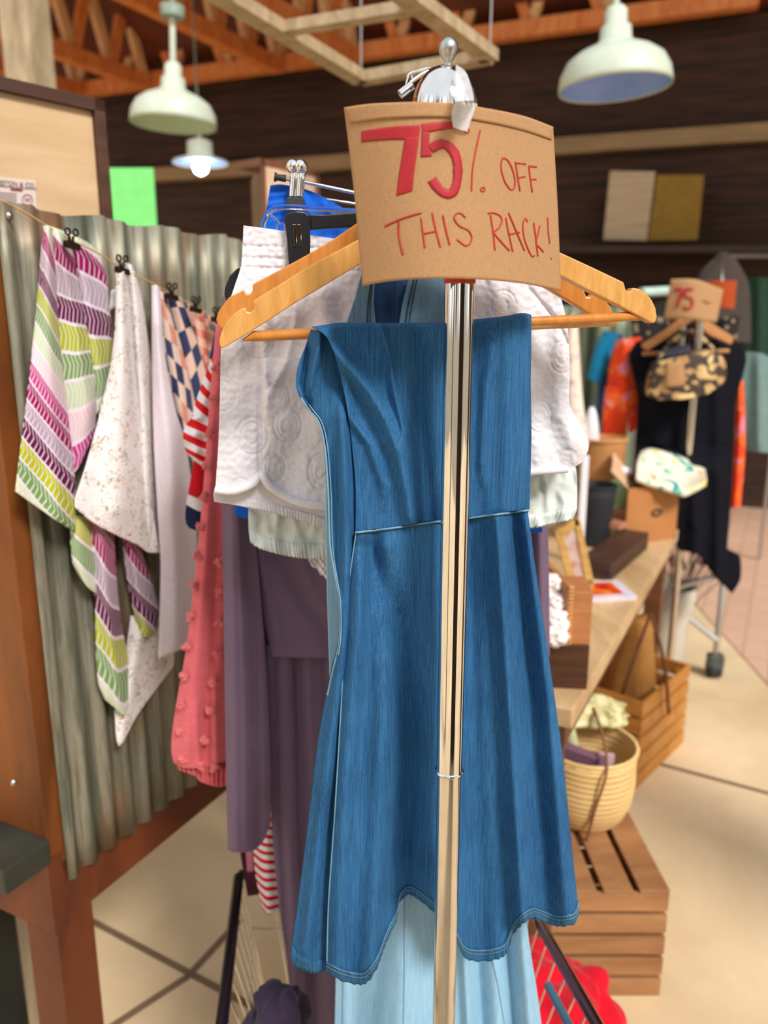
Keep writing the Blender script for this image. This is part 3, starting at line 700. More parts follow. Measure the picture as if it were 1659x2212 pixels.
bm = new(); a, b = onplane(548, 726, hk1[0] + RAIL * .007, hk1[1]), onplane(1388, 682, hk1[0] + RAIL * .007, hk1[1]); tube(bm, [onplane(524, 735, hk1[0] + RAIL * .007, hk1[1]), a, b, onplane(1398, 684, hk1[0] + RAIL * .007, hk1[1])], [.001, .0049, .0049, .002], 16)
obj('trouser_bar', bm, M_HANG2, h1)
bm = new(); pts = [atY(868, 201, .80), atY(874, 190, .80), atY(895, 172, .805), atY(925, 154, .81), atY(955, 158, .815), atY(975, 200, .82), atY(965, 300, .825), atY(957, 440, .83)]
tube(bm, pts, .0019, 10, smooth_n=40); obj('hook', bm, M_CHROME, h1)
bm = new(); tube(bm, [atY(864, 204, .80), atY(890, 184, .802)], .0042, 14); obj('hook_tip', bm, M_CHROME, h1)
hk2 = kplane(.125); hp2 = onplane(945, 440, *hk2)
h2 = thing('wooden_hanger', 'amber wooden suit hanger directly behind the front light one', 'hanger', hp2)
LB = [(480, 712), (470, 702), (467, 690), (470, 677), (477, 665), (495, 642), (527, 626), (530, 632), (535, 636), (541, 635), (546, 628), (546, 614), (600, 585), (657, 554), (715, 520), (768, 484), (850, 430), (950, 410), (950, 470), (870, 500), (800, 540), (700, 600), (600, 655)]
RB = [(950, 410), (1040, 430), (1130, 490), (1212, 556), (1262, 623), (1264, 632), (1268, 641), (1275, 641), (1281, 633), (1288, 630), (1307, 645), (1320, 664), (1330, 690), (1330, 704), (1322, 707), (1301, 697), (1240, 658), (1180, 621), (1100, 560), (1030, 510), (950, 470)]
for arm in (LB, RB):
    bm = new(); prism(bm, hk2, arm, .012); obj('shoulder_arm', bm, M_HANG2, h2, bevel=.002)
bm = new(); tube(bm, [onplane(545, 729, *hk2), onplane(1330, 696, *hk2)], .0045, 14); obj('trouser_bar', bm, M_HANG, h2)
bm = new(); pts = [atY(880, 168, .86), atY(884, 160, .86), atY(905, 153, .865), atY(935, 150, .87), atY(950, 190, .875), atY(950, 420, .88)]
tube(bm, pts, .0018, 10, smooth_n=40); obj('hook', bm, M_CHROME, h2)
bm = new(); pts = [onplane(876, 186, *kplane(.10)), onplane(884, 160, *kplane(.10)), onplane(890, 163, *kplane(.10)), onplane(888, 183, *kplane(.10)), onplane(877, 190, *kplane(.10))]
tube(bm, pts, .0011, 8, smooth_n=30); obj('hook_tip', bm, M_CHROME, h2)
# ------------------------------------------------------------------ blue denim dress over the bar
dr = thing('denim_dress', 'blue denim dress with flared skirt folded over the front hanger bar', 'dress', onplane(930, 2080, *kplane(.06)))
kb = kplane(.060)
B_RID = [([(700, 735), (760, 800), (800, 850), (835, 910), (862, 980), (880, 1060), (890, 1120)], 0.0181, 20.4),
         ([(822, 695), (842, 770), (852, 850), (872, 930)], 0.0106, 7.6), ([(735, 790), (756, 900), (800, 960), (830, 1050)], 0.0085, 13.6),
         ([(900, 720), (905, 900), (925, 1130)], -0.0128, 22.1), ([(1062, 760), (1050, 830), (1040, 1000)], 0.0064, 11.9),
         ([(1100, 690), (1098, 1100)], 0.0085, 25.5), ([(1020, 700), (1030, 1120)], -0.0042, 17.0)]
def top_roll(x, y, u, v):      # rounds over the bar at the top
    e = max(0, 1 - v * 22); return -.011 * e * e - .010 * max(0, 1 - (1 - u) * 30) ** 2
S_b = patch(bm := new(), kb, vv((673, 706), (700, 702), (735, 697), (800, 698), (900, 697), (1000, 692), (1090, 683), (1130, 676), (1148, 680)),
      vv((1148, 680), (1147, 800), (1143, 950), (1140, 1100)), vv((768, 1148), (850, 1138), (950, 1124), (1050, 1112), (1140, 1100)),
      vv((673, 706), (706, 728), (728, 780), (748, 870), (760, 960), (768, 1050), (768, 1148)),
      ridge_fn(B_RID, .004, .012, top_roll, .004), 150, 130, .006)
obj('bodice', bm, M_DENIM, dr)
SK_BOT = vv((704, 2098), (740, 2116), (785, 2123), (812, 2092), (835, 2030), (856, 1985), (862, 1948), (885, 1930), (930, 1962), (975, 2010), (1003, 2066), (1050, 2073), (1090, 2060), (1110, 2012), (1150, 1980), (1200, 1998), (1240, 1992), (1250, 1965))
S_RID = [([(782, 1160), (770, 1400), (745, 1700), (728, 2090)], 0.0187, 20.4), ([(800, 1180), (850, 1330), (880, 1600), (865, 1940)], -0.0206, 30.6),
         ([(830, 1180), (835, 1400), (820, 1800), (800, 2090)], 0.0150, 25.5), ([(925, 1130), (930, 1500), (935, 1950)], 0.0112, 20.4),
         ([(1010, 1130), (1020, 1500), (1040, 2060)], -0.0112, 22.1), ([(1075, 1120), (1100, 1500), (1130, 1990)], 0.0263, 20.4),
         ([(1110, 1120), (1150, 1500), (1180, 1980)], -0.0112, 18.7), ([(1135, 1120), (1185, 1500), (1228, 1980)], 0.0150, 18.7)]
S_s = patch(bm := new(), kb, vv((768, 1150), (850, 1140), (950, 1126), (1050, 1114), (1140, 1102)),
      vv((1140, 1102), (1160, 1250), (1190, 1450), (1216, 1640), (1237, 1840), (1250, 1965)), SK_BOT,
      vv((768, 1150), (748, 1300), (737, 1500), (722, 1750), (708, 1950), (704, 2098)),
      ridge_fn(S_RID, .005, .01, lambda x, y, u, v: .012 * v * math.sin(u * 15) * .5, .006), 170, 190, .008)
obj('skirt', bm, M_DENIM, dr)
bm = new(); band(bm, S_s, 0, 1, .962, 1.0, .0026, 200, 5, .004, .0011, 45); obj('hem', bm, M_DENIM_HEM, dr)
bm = new(); tube(bm, [S_s(i / 160, .963, .0034) for i in range(161)], .0004, 5); obj('hem_edge', bm, M_THREAD, dr)
bm = new(); tube(bm, [S_s(i / 60, 0.0, .0012) for i in range(61)], .0013, 6); tube(bm, [S_s(0.004, i / 60, .001) for i in range(61)], .0008, 6); obj('waist_seam', bm, M_THREAD, dr)
def stitches(S, f, n, r=.00045, o=.003, mt=M_DTHREAD, nm='stitching', par=None, frac=.6):
    bm = new()
    for i in range(n):
        tube(bm, [S(*f((i + k * frac) / n), o) for k in (0, 1)], r, 5)
    return obj(nm, bm, mt, par)
stitches(S_s, lambda t: (t, .004), 95, .0005, .0028, par=dr)
stitches(S_s, lambda t: (t, .971), 150, .0004, .0042, plain('hem_thread', rgb(140, 160, 140), .8), par=dr)
# side fold hanging behind the front flap
kb2 = kplane(.074)
F_RID = [([(690, 745), (676, 800), (665, 850)], 0.0126, 9.0), ([(665, 760), (655, 830), (668, 870)], -0.0126, 7.2), ([(705, 1000), (715, 1200), (735, 1300)], 0.0063, 5.4), ([(740, 900), (748, 1150), (745, 1350), (690, 1800), (660, 2050)], 0.0168, 16.2)]
S_f = patch(bm := new(), kb2, vv((672, 712), (700, 718), (730, 745)), vv((730, 745), (775, 900), (795, 1100), (790, 1350), (770, 1700), (745, 2100)),
      vv((628, 2066), (640, 2088), (675, 2100), (706, 2094), (745, 2100)),
      vv((672, 712), (660, 750), (645, 790), (640, 835), (655, 872), (685, 908), (699, 960), (707, 1060), (712, 1180), (732, 1290), (733, 1380), (713, 1470), (688, 1600), (664, 1800), (643, 1960), (628, 2066)),
      ridge_fn(F_RID, .005, .015, None, .006), 60, 220, .008)
obj('side_fold', bm, M_DENIM, dr)
bm = new(); band(bm, S_f, 0, .82, .972, 1.0, .002, 60, 4, .004, .0006, 16); obj('hem', bm, M_DENIM_HEM, dr)
bm = new(); tube(bm, [S_f(.03, i / 60 * .48 + .11, .0018) for i in range(61)], .0011, 6); tube(bm, [S_f(.12, i / 60 * .40 + .12, .0015) for i in range(61)], .0007, 6); obj('side_seam', bm, M_THREAD, dr)
# the back half of the dress on the far side of the bar
patch(bm := new(), kplane(.100), vv((700, 712), (900, 700), (1142, 684)), vv((1142, 684), (1146, 800), (1148, 950), (1144, 1100)), vv((740, 1150), (950, 1126), (1144, 1100)), vv((700, 712), (720, 900), (740, 1150)), ridge_fn([], .006, .01), 40, 50, .006)
obj('bodice_back', bm, M_DENIM, dr)
# ------------------------------------------------------------------ pale denim pinafore on the second hanger
pd = thing('pale_denim_dress', 'pale washed denim pinafore dress with flared panels behind the blue one', 'dress', onplane(940, 2230, *kplane(.15)))
kp = kplane(.150)
for pl in ((((760, 590), (812, 590)), ((812, 590), (808, 650), (812, 700)), ((745, 710), (812, 705)), ((782, 590), (765, 650), (745, 710))),
           (((882, 590), (965, 590)), ((965, 590), (965, 700)), ((862, 705), (965, 700)), ((888, 590), (872, 650), (862, 705)))):
    S_ = patch(bm := new(), kp, *[vv(*q) for q in pl], ridge_fn([], .003, .03), 14, 20, .004); st_ = obj('strap', bm, M_DENIM_M, pd)
    obj_ = new()
    for uu in (.72,): tube(obj_, [S_(uu if pl[0][0][0] < 800 else .12, i / 20, .0006) for i in range(21)], .0007, 6); tube(obj_, [S_((uu + .1) if pl[0][0][0] < 800 else .2, i / 20, .0006) for i in range(21)], .0005, 6)
    obj('seam', obj_, M_DTHREAD, st_)
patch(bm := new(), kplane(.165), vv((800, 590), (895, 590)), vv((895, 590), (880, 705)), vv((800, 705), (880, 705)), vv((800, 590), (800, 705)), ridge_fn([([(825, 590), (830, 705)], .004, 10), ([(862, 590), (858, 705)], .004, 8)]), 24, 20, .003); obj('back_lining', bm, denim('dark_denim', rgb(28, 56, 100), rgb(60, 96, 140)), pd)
P_RID = [([(745, 1950), (752, 2260)], 0.0104, 20), ([(830, 1950), (790, 2260)], -0.0130, 22), ([(880, 1950), (862, 2260)], 0.0130, 26), ([(935, 1980), (950, 2260)], -0.0078, 18),
         ([(1000, 2000), (1015, 2260)], 0.0156, 12), ([(1030, 2050), (1042, 2260)], -0.0130, 14), ([(1066, 2050), (1078, 2260)], 0.0078, 14), ([(1096, 2040), (1112, 2260)], -0.0156, 10), ([(1128, 2000), (1150, 2260)], 0.0182, 18)]
S_p = patch(bm := new(), kp, vv((738, 716), (900, 716), (1120, 716)), vv((1120, 716), (1122, 1000), (1118, 1500), (1136, 1960), (1160, 2140), (1180, 2290)), vv((722, 2290), (950, 2290), (1180, 2290)),
      vv((738, 716), (716, 900), (704, 1100), (708, 1300), (714, 1500), (722, 1900), (726, 2100), (722, 2290)), ridge_fn(P_RID, .003, .01, None, .006), 150, 130, .010)
obj('skirt', bm, M_DENIM_L, pd)
bm = new()
for u0, u1 in ((.065, .062), (.38, .33), (.73, .80)):
    tube(bm, [S_p(u0 + (u1 - u0) * i / 40, .70 + .3 * i / 40, .0006) for i in range(41)], .0007, 6)
obj('seam', bm, M_DENIM_M, pd)
# ------------------------------------------------------------------ white terry shorts with embossed smiles
ws = thing('terry_shorts', 'white terry towelling shorts with embossed round faces and a shaped hem', 'shorts', onplane(700, 1140, *kplane(.20)))
circ = [(545, 942, 34, 40), (622, 918, 30, 36), (694, 1018, 27, 38), (592, 1010, 24, 30), (480, 850, 30, 38), (1214, 772, 26, 34), (1226, 990, 20, 20), (560, 735, 34, 40), (690, 760, 30, 38), (1088, 660, 26, 32), (735, 905, 30, 36), (1165, 900, 26, 34), (600, 860, 26, 34), (520, 1060, 24, 26)]
def terry(x, y, u, v):
    d = .0
    for cx, cy, rx, ry in circ:
        if abs(x - cx) < rx + 8 and abs(y - cy) < ry + 8:
            r = math.hypot((x - cx) / rx, (y - cy) / ry)
            d -= .0016 * math.exp(-((r - 1) / .09) ** 2) + .0010 * math.exp(-((r - .74) / .08) ** 2)
            ax_, ay_ = (x - cx) / rx, (y - cy) / ry
            for ex in (-.24, .24): d -= .0012 * math.exp(-((ax_ - ex) ** 2 + (ay_ + .22) ** 2) / .008)
            if ay_ > .05: d -= .0012 * math.exp(-((math.hypot(ax_, ay_ - .05) - .38) / .06) ** 2)
    if y < 600 and x < 800:      # gathered waistband
        for yy in (531, 556, 577): d -= .0016 * math.exp(-((y - yy - (x - 525) * .03) / 3) ** 2)
        if 530 < y - (x - 525) * .03 < 580: d += .0008 * math.sin(x * .40 + 2 * noise.noise(Vector((x * .1, y * .1, 0))))
    d += .0012 * noise.noise(Vector((x * .09, y * .09, 0)))
    return d
W_RID = [([(562, 800), (561, 1050)], -.006, 5), ([(580, 640), (570, 760), (577, 850)], .007, 12), ([(640, 690), (620, 780), (578, 860)], .006, 10), ([(545, 600), (520, 750), (512, 1000)], .005, 25),
         ([(660, 700), (655, 900), (610, 1050)], -.005, 30), ([(700, 640), (690, 900)], .005, 22), ([(1065, 600), (1090, 800)], .006, 18), ([(1140, 620), (1200, 690), (1226, 740)], -.004, 6), ([(1110, 640), (1140, 800), (1160, 980)], .005, 20),
         ([(1215, 900), (1240, 960)], .012, 26), ([(1180, 700), (1185, 900)], -.004, 16), ([(735, 620), (740, 900)], -.004, 20)]
S_w = patch(bm := new(), kplane(.20), vv((526, 487), (600, 497), (700, 512), (780, 525), (900, 535), (1030, 540), (1130, 545), (1165, 562)),
      vv((1165, 562), (1200, 610), (1225, 700), (1231, 800), (1230, 870), (1252, 915), (1272, 962), (1255, 1000), (1222, 1014)),
      vv((465, 1060), (505, 1063), (545, 1048), (562, 1026), (585, 1055), (640, 1085), (700, 1095), (790, 1092), (870, 1040), (930, 960), (990, 960), (1050, 1000), (1110, 1022), (1165, 1018), (1222, 1014)),
      vv((526, 487), (521, 570), (506, 620), (490, 670), (478, 740), (475, 850), (472, 950), (465, 1060)),
      ridge_fn(W_RID, .006, .012, terry, .010), 300, 230, .022)
obj('body', bm, M_TERRY, ws)
bm = new(); tube(bm, [S_w(i / 160, .992, .001) for i in range(161)], .0048, 10); obj('rolled_hem', bm, M_TERRY, ws)
S_w2 = patch(bm := new(), kplane(.212), vv((470, 1040), (560, 1020), (715, 1060)), vv((715, 1060), (715, 1145)), vv((463, 1084), (500, 1090), (560, 1102), (640, 1122), (715, 1146)), vv((470, 1040), (461, 1065), (463, 1084)),
      ridge_fn([], .003, .02), 60, 24, .016); obj('back_leg', bm, M_TERRY, ws)
bm = new(); band(bm, S_w2, .28, 1, .74, 1.0, .0015, 120, 5, .004, .0011, 34); obj('elastic_hem', bm, M_TERRY, ws)
bk_h = thing('clip_hanger', 'black plastic clip hanger gripping the white terry shorts', 'hanger', onplane(640, 480, *kplane(.19)))
kk = kplane(.186)
bm = new(); prism(bm, kk, [(668, 462), (700, 463), (768, 458), (960, 440), (960, 470), (768, 491), (700, 494), (670, 497)], .008); obj('bar', bm, M_BLACK, bk_h, bevel=.0015)
bm = new(); prism(bm, kk, [(614, 466), (620, 459), (640, 455), (660, 457), (668, 465), (671, 520), (670, 552), (645, 570), (624, 574), (620, 520)], .007, .006); obj('clip', bm, M_BLACK, bk_h, bevel=.0018)
bm = new()
for x0 in (632, 642): prism(bm, kk, [(x0, 484), (x0 + 7, 484), (x0 + 9, 505), (x0 + 10, 530), (x0 + 4, 532), (x0 + 2, 505)], .002, .0085)
obj('spring', bm, M_CHROME, bk_h, bevel=.0006)
bm = new(); tube(bm, [onplane(960, 455, *kk), onplane(958, 350, *kk), POLE + RAIL * .18 + Vector((0, 0, ZR - .012))], .0018, 8); obj('hook', bm, M_CHROME, bk_h)
bm = new(); prism(bm, kplane(.23), [(530, 575), (512, 580), (496, 596), (486, 620), (484, 638), (490, 652), (520, 640)], .012); tag(obj('hanger_end', bm, M_BLACK, bevel=.002), 'rounded black hanger end peeping out left of the white shorts', 'hanger')
# clear plastic hanger
ch = thing('clear_hanger', 'transparent plastic hanger between the black and the blue shorts', 'hanger', onplane(600, 460, *kplane(.225)))
kc = kplane(.225)
bm = new(); tube(bm, [onplane(x, y, *kc) for x, y in ((569, 500), (568, 486), (577, 463), (592, 450), (606, 447), (680, 450), (766, 456), (950, 462))], .0030, 10, smooth_n=60)
tube(bm, [onplane(x, y, *kc) for x, y in ((580, 461), (592, 470), (604, 484))], .0013, 8)
tube(bm, [onplane(605 + 9 * math.cos(a), 492 + 10 * math.sin(a), *kc) for a in [i * .393 for i in range(16)]], .0013, 8, closed=True); obj('frame', bm, M_CLEAR, ch)
bm = new(); tube(bm, [onplane(950, 462, *kc), POLE + RAIL * .22 + Vector((0, 0, ZR - .012))], .0016, 8); obj('hook', bm, M_CHROME, ch)
# ------------------------------------------------------------------ pale mint bubble shorts
ms = thing('mint_shorts', 'pale mint cotton shorts with gathered elastic hem beneath the white terry shorts', 'shorts', onplane(640, 1200, *kplane(.25)))
def crk(x, y, u, v):
    k = max(0, (v - .55)) * 2.0
    return .006 * k * noise.noise(Vector((x * .045, y * .02, 1.7))) + .0035 * k * math.sin(x * .11 + 3 * noise.noise(Vector((x * .03, y * .03, 0))))
S_m = patch(bm := new(), kplane(.25), vv((575, 600), (800, 600), (1130, 600)), vv((1130, 600), (1190, 800), (1228, 950), (1245, 1020), (1246, 1095), (1236, 1122)),
      vv((541, 1172), (570, 1188), (640, 1204), (705, 1206), (800, 1200), (880, 1130), (940, 1060), (1010, 1080), (1080, 1125), (1135, 1141), (1190, 1132), (1236, 1122)),
      vv((575, 600), (552, 900), (538, 1080), (537, 1140), (541, 1172)), ridge_fn([([(1175, 1020), (1182, 1075)], .006, 8), ([(600, 1120), (598, 1165)], .005, 9)], .004, .01, crk, .010), 260, 170, .02)
obj('body', bm, M_MINT, ms)
bm = new(); band(bm, S_m, 0, 1, .945, 1.0, .0015, 420, 5, .005, .0016, 105); obj('elastic_hem', bm, M_MINT, ms)
# lace hem peeking out
def lacef(x, y, u, v): return .003 * math.sin(x * .5) * math.sin(y * .4) + .002 * math.sin(x * .2)
patch(bm := new(), kplane(.27), vv((660, 1150), (715, 1150)), vv((715, 1150), (715, 1262)), vv((666, 1210), (676, 1226), (684, 1228), (692, 1242), (700, 1244), (708, 1260), (715, 1262)), vv((660, 1150), (666, 1210)), lacef, 50, 50, .006)
tag(obj('lace_garment', bm, M_LACE), 'scrap of white lace trimmed garment below the mint shorts', 'garment')
# ------------------------------------------------------------------ royal blue shorts on a chrome clip hanger
bs = thing('blue_shorts', 'royal blue cotton shorts held by the chrome clip behind the white ones', 'shorts', onplane(600, 1115, *kplane(.30)))
def wav(x, y, u, v): return .0022 * math.sin((y + 4 * noise.noise(Vector((x * .03, y * .03, 0)))) * .35 + x * .05) * max(0, 1 - max(0, y - 420) / 120) if x < 640 else .003 * noise.noise(Vector((x * .05, y * .04, 0)))
patch(bm := new(), kplane(.30), vv((584, 400), (604, 398), (625, 401), (664, 410), (696, 424), (745, 452), (800, 490)), vv((800, 490), (1000, 620), (1120, 800), (1160, 950), (1172, 1150)),
      vv((507, 1112), (540, 1122), (700, 1150), (900, 1130), (1100, 1148), (1172, 1148)), vv((584, 400), (576, 450), (566, 500), (545, 700), (520, 950), (507, 1112)), ridge_fn([([(655, 425), (672, 470)], .004, 8), ([(700, 440), (730, 480)], .004, 9)], .004, .02, wav, .006), 150, 150, .014)
obj('body', bm, M_BLUE, bs)
cm = thing('metal_clip_hanger', 'chrome rod clip hanger gripping the royal blue shorts', 'hanger', onplane(640, 400, *kplane(.29)))
km = kplane(.288)
bm = new(); tube(bm, [onplane(x, y, *km) for x, y in ((605, 384), (660, 394), (765, 416), (960, 450))], .0022, 10); tube(bm, [onplane(x, y, *kplane(.33)) for x, y in ((700, 430), (765, 440), (960, 470))], .0018, 10); obj('rod', bm, M_CHROME, cm)
bm = new(); q0 = onplane(592, 382, *km); q1 = onplane(618, 386, *km); tube(bm, [q0, q0.lerp(q1, .15), q0.lerp(q1, .3), q1], [.0052, .0055, .0036, .0042], 16); obj('rubber_end', bm, M_RUBBER, cm)
bm = new()
for x0 in (634, 648): tube(bm, [onplane(x0 + dx, y, km[0] + RAIL * -.004, km[1]) for dx, y in ((2, 350), (3, 365), (1, 390), (-1, 425))], [.0040, .0062, .0052, .0050], 14)
obj('jaw', bm, M_CHROME, cm)
bm = new(); q = onplane(642, 360, km[0] + RAIL * -.006, km[1])
for dx in (-.005, .004): 
    res = bmesh.ops.create_uvsphere(bm, u_segments=20, v_segments=14, radius=.0085)
    for v in res['verts']: v.co = q + CROSS * dx + v.co
    for f in bm.faces: f.smooth = True
obj('spring_knob', bm, M_CHROME, cm)
bm = new(); prism(bm, km, [(620, 424), (658, 427), (658, 446), (655, 452), (618, 450), (616, 444)], .01, .008); obj('rubber_grip', bm, M_RUBBER, cm, bevel=.002)
bm = new(); tube(bm, [onplane(960, 450, *km), POLE + RAIL * .27 + Vector((0, 0, ZR - .012))], .0018, 8); obj('hook', bm, M_CHROME, cm)
# ------------------------------------------------------------------ plum dress
pu = thing('plum_dress', 'long plum jersey dress with loose hanging sleeve in the middle of the rack', 'dress', onplane(700, 2260, *kplane(.38)))
patch(bm := new(), kplane(.37), vv((478, 690), (530, 690)), vv((530, 690), (536, 1000), (560, 1250), (575, 1450), (584, 1650), (584, 1780)), vv((492, 1834), (505, 1841), (545, 1839), (570, 1815), (584, 1780)),
      vv((478, 690), (476, 900), (480, 1120), (484, 1400), (488, 1650), (492, 1834)), ridge_fn([([(500, 900), (505, 1300), (510, 1830)], .012, 14), ([(530, 1000), (548, 1400), (556, 1820)], -.010, 12), ([(516, 1100), (528, 1500), (530, 1800)], .006, 8)], .003, .008, None, .012), 70, 150, .02)
obj('sleeve', bm, M_PURPLE, pu)
patch(bm := new(), kplane(.385), vv((480, 640), (1150, 640)), vv((1150, 640), (1168, 900), (1184, 1150), (1188, 1418)), vv((588, 1419), (650, 1421), (720, 1421), (900, 1421), (1188, 1418)),
      vv((480, 640), (486, 900), (506, 1100), (540, 1240), (568, 1330), (588, 1419)), ridge_fn([([(560, 1100), (640, 1250), (740, 1400)], -.009, 30), ([(620, 1150), (680, 1290), (760, 1380)], .007, 16), ([(545, 1150), (580, 1280), (600, 1380)], .005, 14), ([(1166, 1100), (1172, 1400)], .008, 10), ([(1148, 1100), (1152, 1400)], -.008, 8)], .003, .006, None, .006), 170, 120, .012)
obj('bodice_overlay', bm, M_PURPLE, pu); S_o = None
patch(bm := new(), kplane(.405), vv((575, 1400), (880, 1400), (1188, 1400)), vv((1188, 1400), (1150, 1700), (1080, 2310)), vv((640, 2310), (860, 2310), (1080, 2310)),
      vv((575, 1400), (580, 1600), (588, 1800), (603, 1960), (618, 2060), (630, 2180), (640, 2310)), ridge_fn([([(618, 1430), (622, 1700), (650, 2290)], .014, 14), ([(640, 1430), (648, 1800), (680, 2290)], -.010, 14), ([(664, 1430), (680, 1800), (700, 2290)], .012, 12), ([(590, 1430), (598, 1800), (625, 2290)], .004, 8), ([(690, 1430), (712, 1800), (725, 2290)], -.008, 12)], .003, .008, None, .006), 150, 130, .02)
obj('skirt', bm, M_PURPLE, pu)
patch(bm := new(), kplane(.42), vv((505, 1000), (600, 1000)), vv((600, 1000), (600, 1500), (590, 1740)), vv((560, 1740), (590, 1740)), vv((505, 1000), (530, 1300), (560, 1740)), ridge_fn([([(560, 1200), (575, 1600)], .008, 12)]), 30, 60, .01)
obj('inner_sleeve', bm, M_PURPLE, pu)
# ------------------------------------------------------------------ coral pink blouse with pompoms
pk = thing('pompom_blouse', 'coral pink crepe blouse sleeve covered in small pompoms with a gathered cuff', 'blouse', onplane(430, 1690, *kplane(.46)))
S_k = patch(bm := new(), kplane(.46), vv((466, 700), (492, 700)), vv((492, 700), (492, 1200), (494, 1500), (496, 1640)), vv((376, 1650), (400, 1668), (440, 1676), (496, 1672)),
      vv((466, 700), (450, 900), (437, 1080), (420, 1250), (402, 1400), (384, 1500), (372, 1580), (370, 1625), (376, 1650)),
      ridge_fn([([(440, 1100), (420, 1400), (400, 1620)], .012, 22), ([(470, 900), (468, 1200), (455, 1450), (440, 1630)], -.010, 14), ([(425, 1560), (432, 1660)], .006, 7), ([(462, 1500), (468, 1660)], .008, 10), ([(448, 1580), (450, 1665)], -.005, 6)], .004, .01, None, .016), 90, 170, .03)
obj('sleeve', bm, M_PINK, pk)
S_c = patch(bm := new(), kplane(.462), vv((378, 1648), (496, 1664)), vv((496, 1664), (498, 1694)), vv((388, 1664), (420, 1676), (435, 1690), (470, 1700), (498, 1694)), vv((378, 1648), (388, 1664)),
      lambda x, y, u, v: .010 + .004 * math.sin(x * .62) + .002 * math.sin(x * 1.3 + y * .3), 110, 16, .03); obj('gathered_cuff', bm, M_PINK, pk)
poms = [(442, 1072), (436, 1137), (427, 1202), (420, 1266), (412, 1332), (403, 1396), (397, 1460), (393, 1521), (393, 1580), (397, 1640), (474, 1215), (474, 1280), (473, 1346), (470, 1412), (462, 1473), (456, 1535), (442, 1600), (434, 1654), (462, 1658), (467, 795), (462, 862), (454, 936), (449, 1006)]
pomo = None
for i, (x, y) in enumerate(poms):
    q = onplane(x, y, kplane(.46)[0] - RAIL * .018, kplane(.46)[1])
    if pomo is None:
        bm = new(); rnd = random.Random(3)
        for j in range(22):
            a, b = rnd.uniform(0, 6.28), rnd.uniform(-1.2, 1.5); rr = .0065 * rnd.uniform(.5, 1.15)
            c_ = Vector((math.cos(a) * math.cos(b) * rr * 1.1, math.sin(b) * rr * .6 - .001, math.sin(a) * math.cos(b) * rr))
            n_ = Vector((rnd.uniform(-1, 1), rnd.uniform(-1, 1), rnd.uniform(-1, 1))).normalized(); s_ = n_.orthogonal().normalized(); t_ = n_.cross(s_)
            tube(bm, [c_ + (s_ * math.cos(k * 1.05) + t_ * math.sin(k * 1.05)) * .0030 for k in range(6)], .0007, 5, closed=True)
        rough_blob(bm, (0, 0.001, 0), .0038, .5, 9, 2)
        for v in bm.verts: v.co += Vector(pk.location)
        pomo = obj('pompom', bm, M_POM, pk); pomo.location = q - pk.location
    else:
        c = pomo.copy(); C.objects.link(c); c.parent = pk; c.location = q - pk.location; c.rotation_euler = (0, i * .9, 0)
# ------------------------------------------------------------------ striped and navy tops behind
M_STR = stripes('red_white_stripes', rgb(216, 30, 34), (0.82, 0.80, 0.84, 1), 5.2, 1.6, .46)
M_STR2 = stripes('red_white_stripes_knot', rgb(216, 30, 34), (0.82, 0.80, 0.84, 1), 3.6, .8, .5)
sr = thing('striped_top', 'red and white striped top with knotted sleeve behind the coral blouse', 'top', onplane(440, 1010, *kplane(.52)))
patch(bm := new(), kplane(.52), vv((472, 740), (500, 740)), vv((500, 740), (500, 920)), vv((414, 908), (450, 912), (500, 920)), vv((472, 740), (455, 780), (436, 830), (422, 870), (414, 908)), ridge_fn([([(460, 790), (430, 905)], .010, 14)], .003, .02, None, .008), 40, 50, .02)
obj('sleeve', bm, M_STR, sr)
patch(bm := new(), kplane(.515), vv((415, 902), (450, 905), (495, 908)), vv((495, 908), (495, 1015)), vv((428, 1004), (455, 1020), (495, 1015)), vv((415, 902), (399, 922), (395, 945), (402, 975), (428, 1004)),
      ridge_fn([([(420, 905), (425, 1000)], .014, 16), ([(455, 905), (450, 1010)], .008, 10)], .006, .04, lambda x, y, u, v: .004 * math.sin(y * .16 + x * .05), .012), 50, 50, .03)
obj('knot', bm, M_STR2, sr)
nv = thing('navy_top', 'navy top with a red sleeve and white cuff stripe behind the striped one', 'top', onplane(430, 1140, *kplane(.56)))
for nm, mt, q in (('sleeve', M_RED, (((428, 960), (500, 960)), ((500, 960), (500, 1080)), ((406, 1068), (440, 1082), (500, 1090)), ((428, 960), (416, 1010), (406, 1068)))),
                  ('cuff_stripe', M_WHITE, (((406, 1068), (440, 1082), (500, 1090)), ((500, 1090), (500, 1112)), ((402, 1090), (436, 1106), (500, 1112)), ((406, 1068), (402, 1090)))),
                  ('cuff', M_NAVY, (((402, 1090), (436, 1106), (500, 1112)), ((500, 1112), (500, 1150)), ((402, 1132), (420, 1145), (500, 1150)), ((402, 1090), (400, 1112), (402, 1132)))),
                  ('shoulder', M_NAVY, (((468, 690), (500, 690)), ((500, 690), (500, 780)), ((452, 775), (500, 780)), ((468, 690), (460, 735), (452, 775))))):
    patch(bm := new(), kplane(.56 if nm != 'cuff_stripe' else .558), *[vv(*e) for e in q], ridge_fn([([(430, 960), (425, 1140)], .010, 20)]), 24, 24, .02); obj(nm, bm, mt, nv)
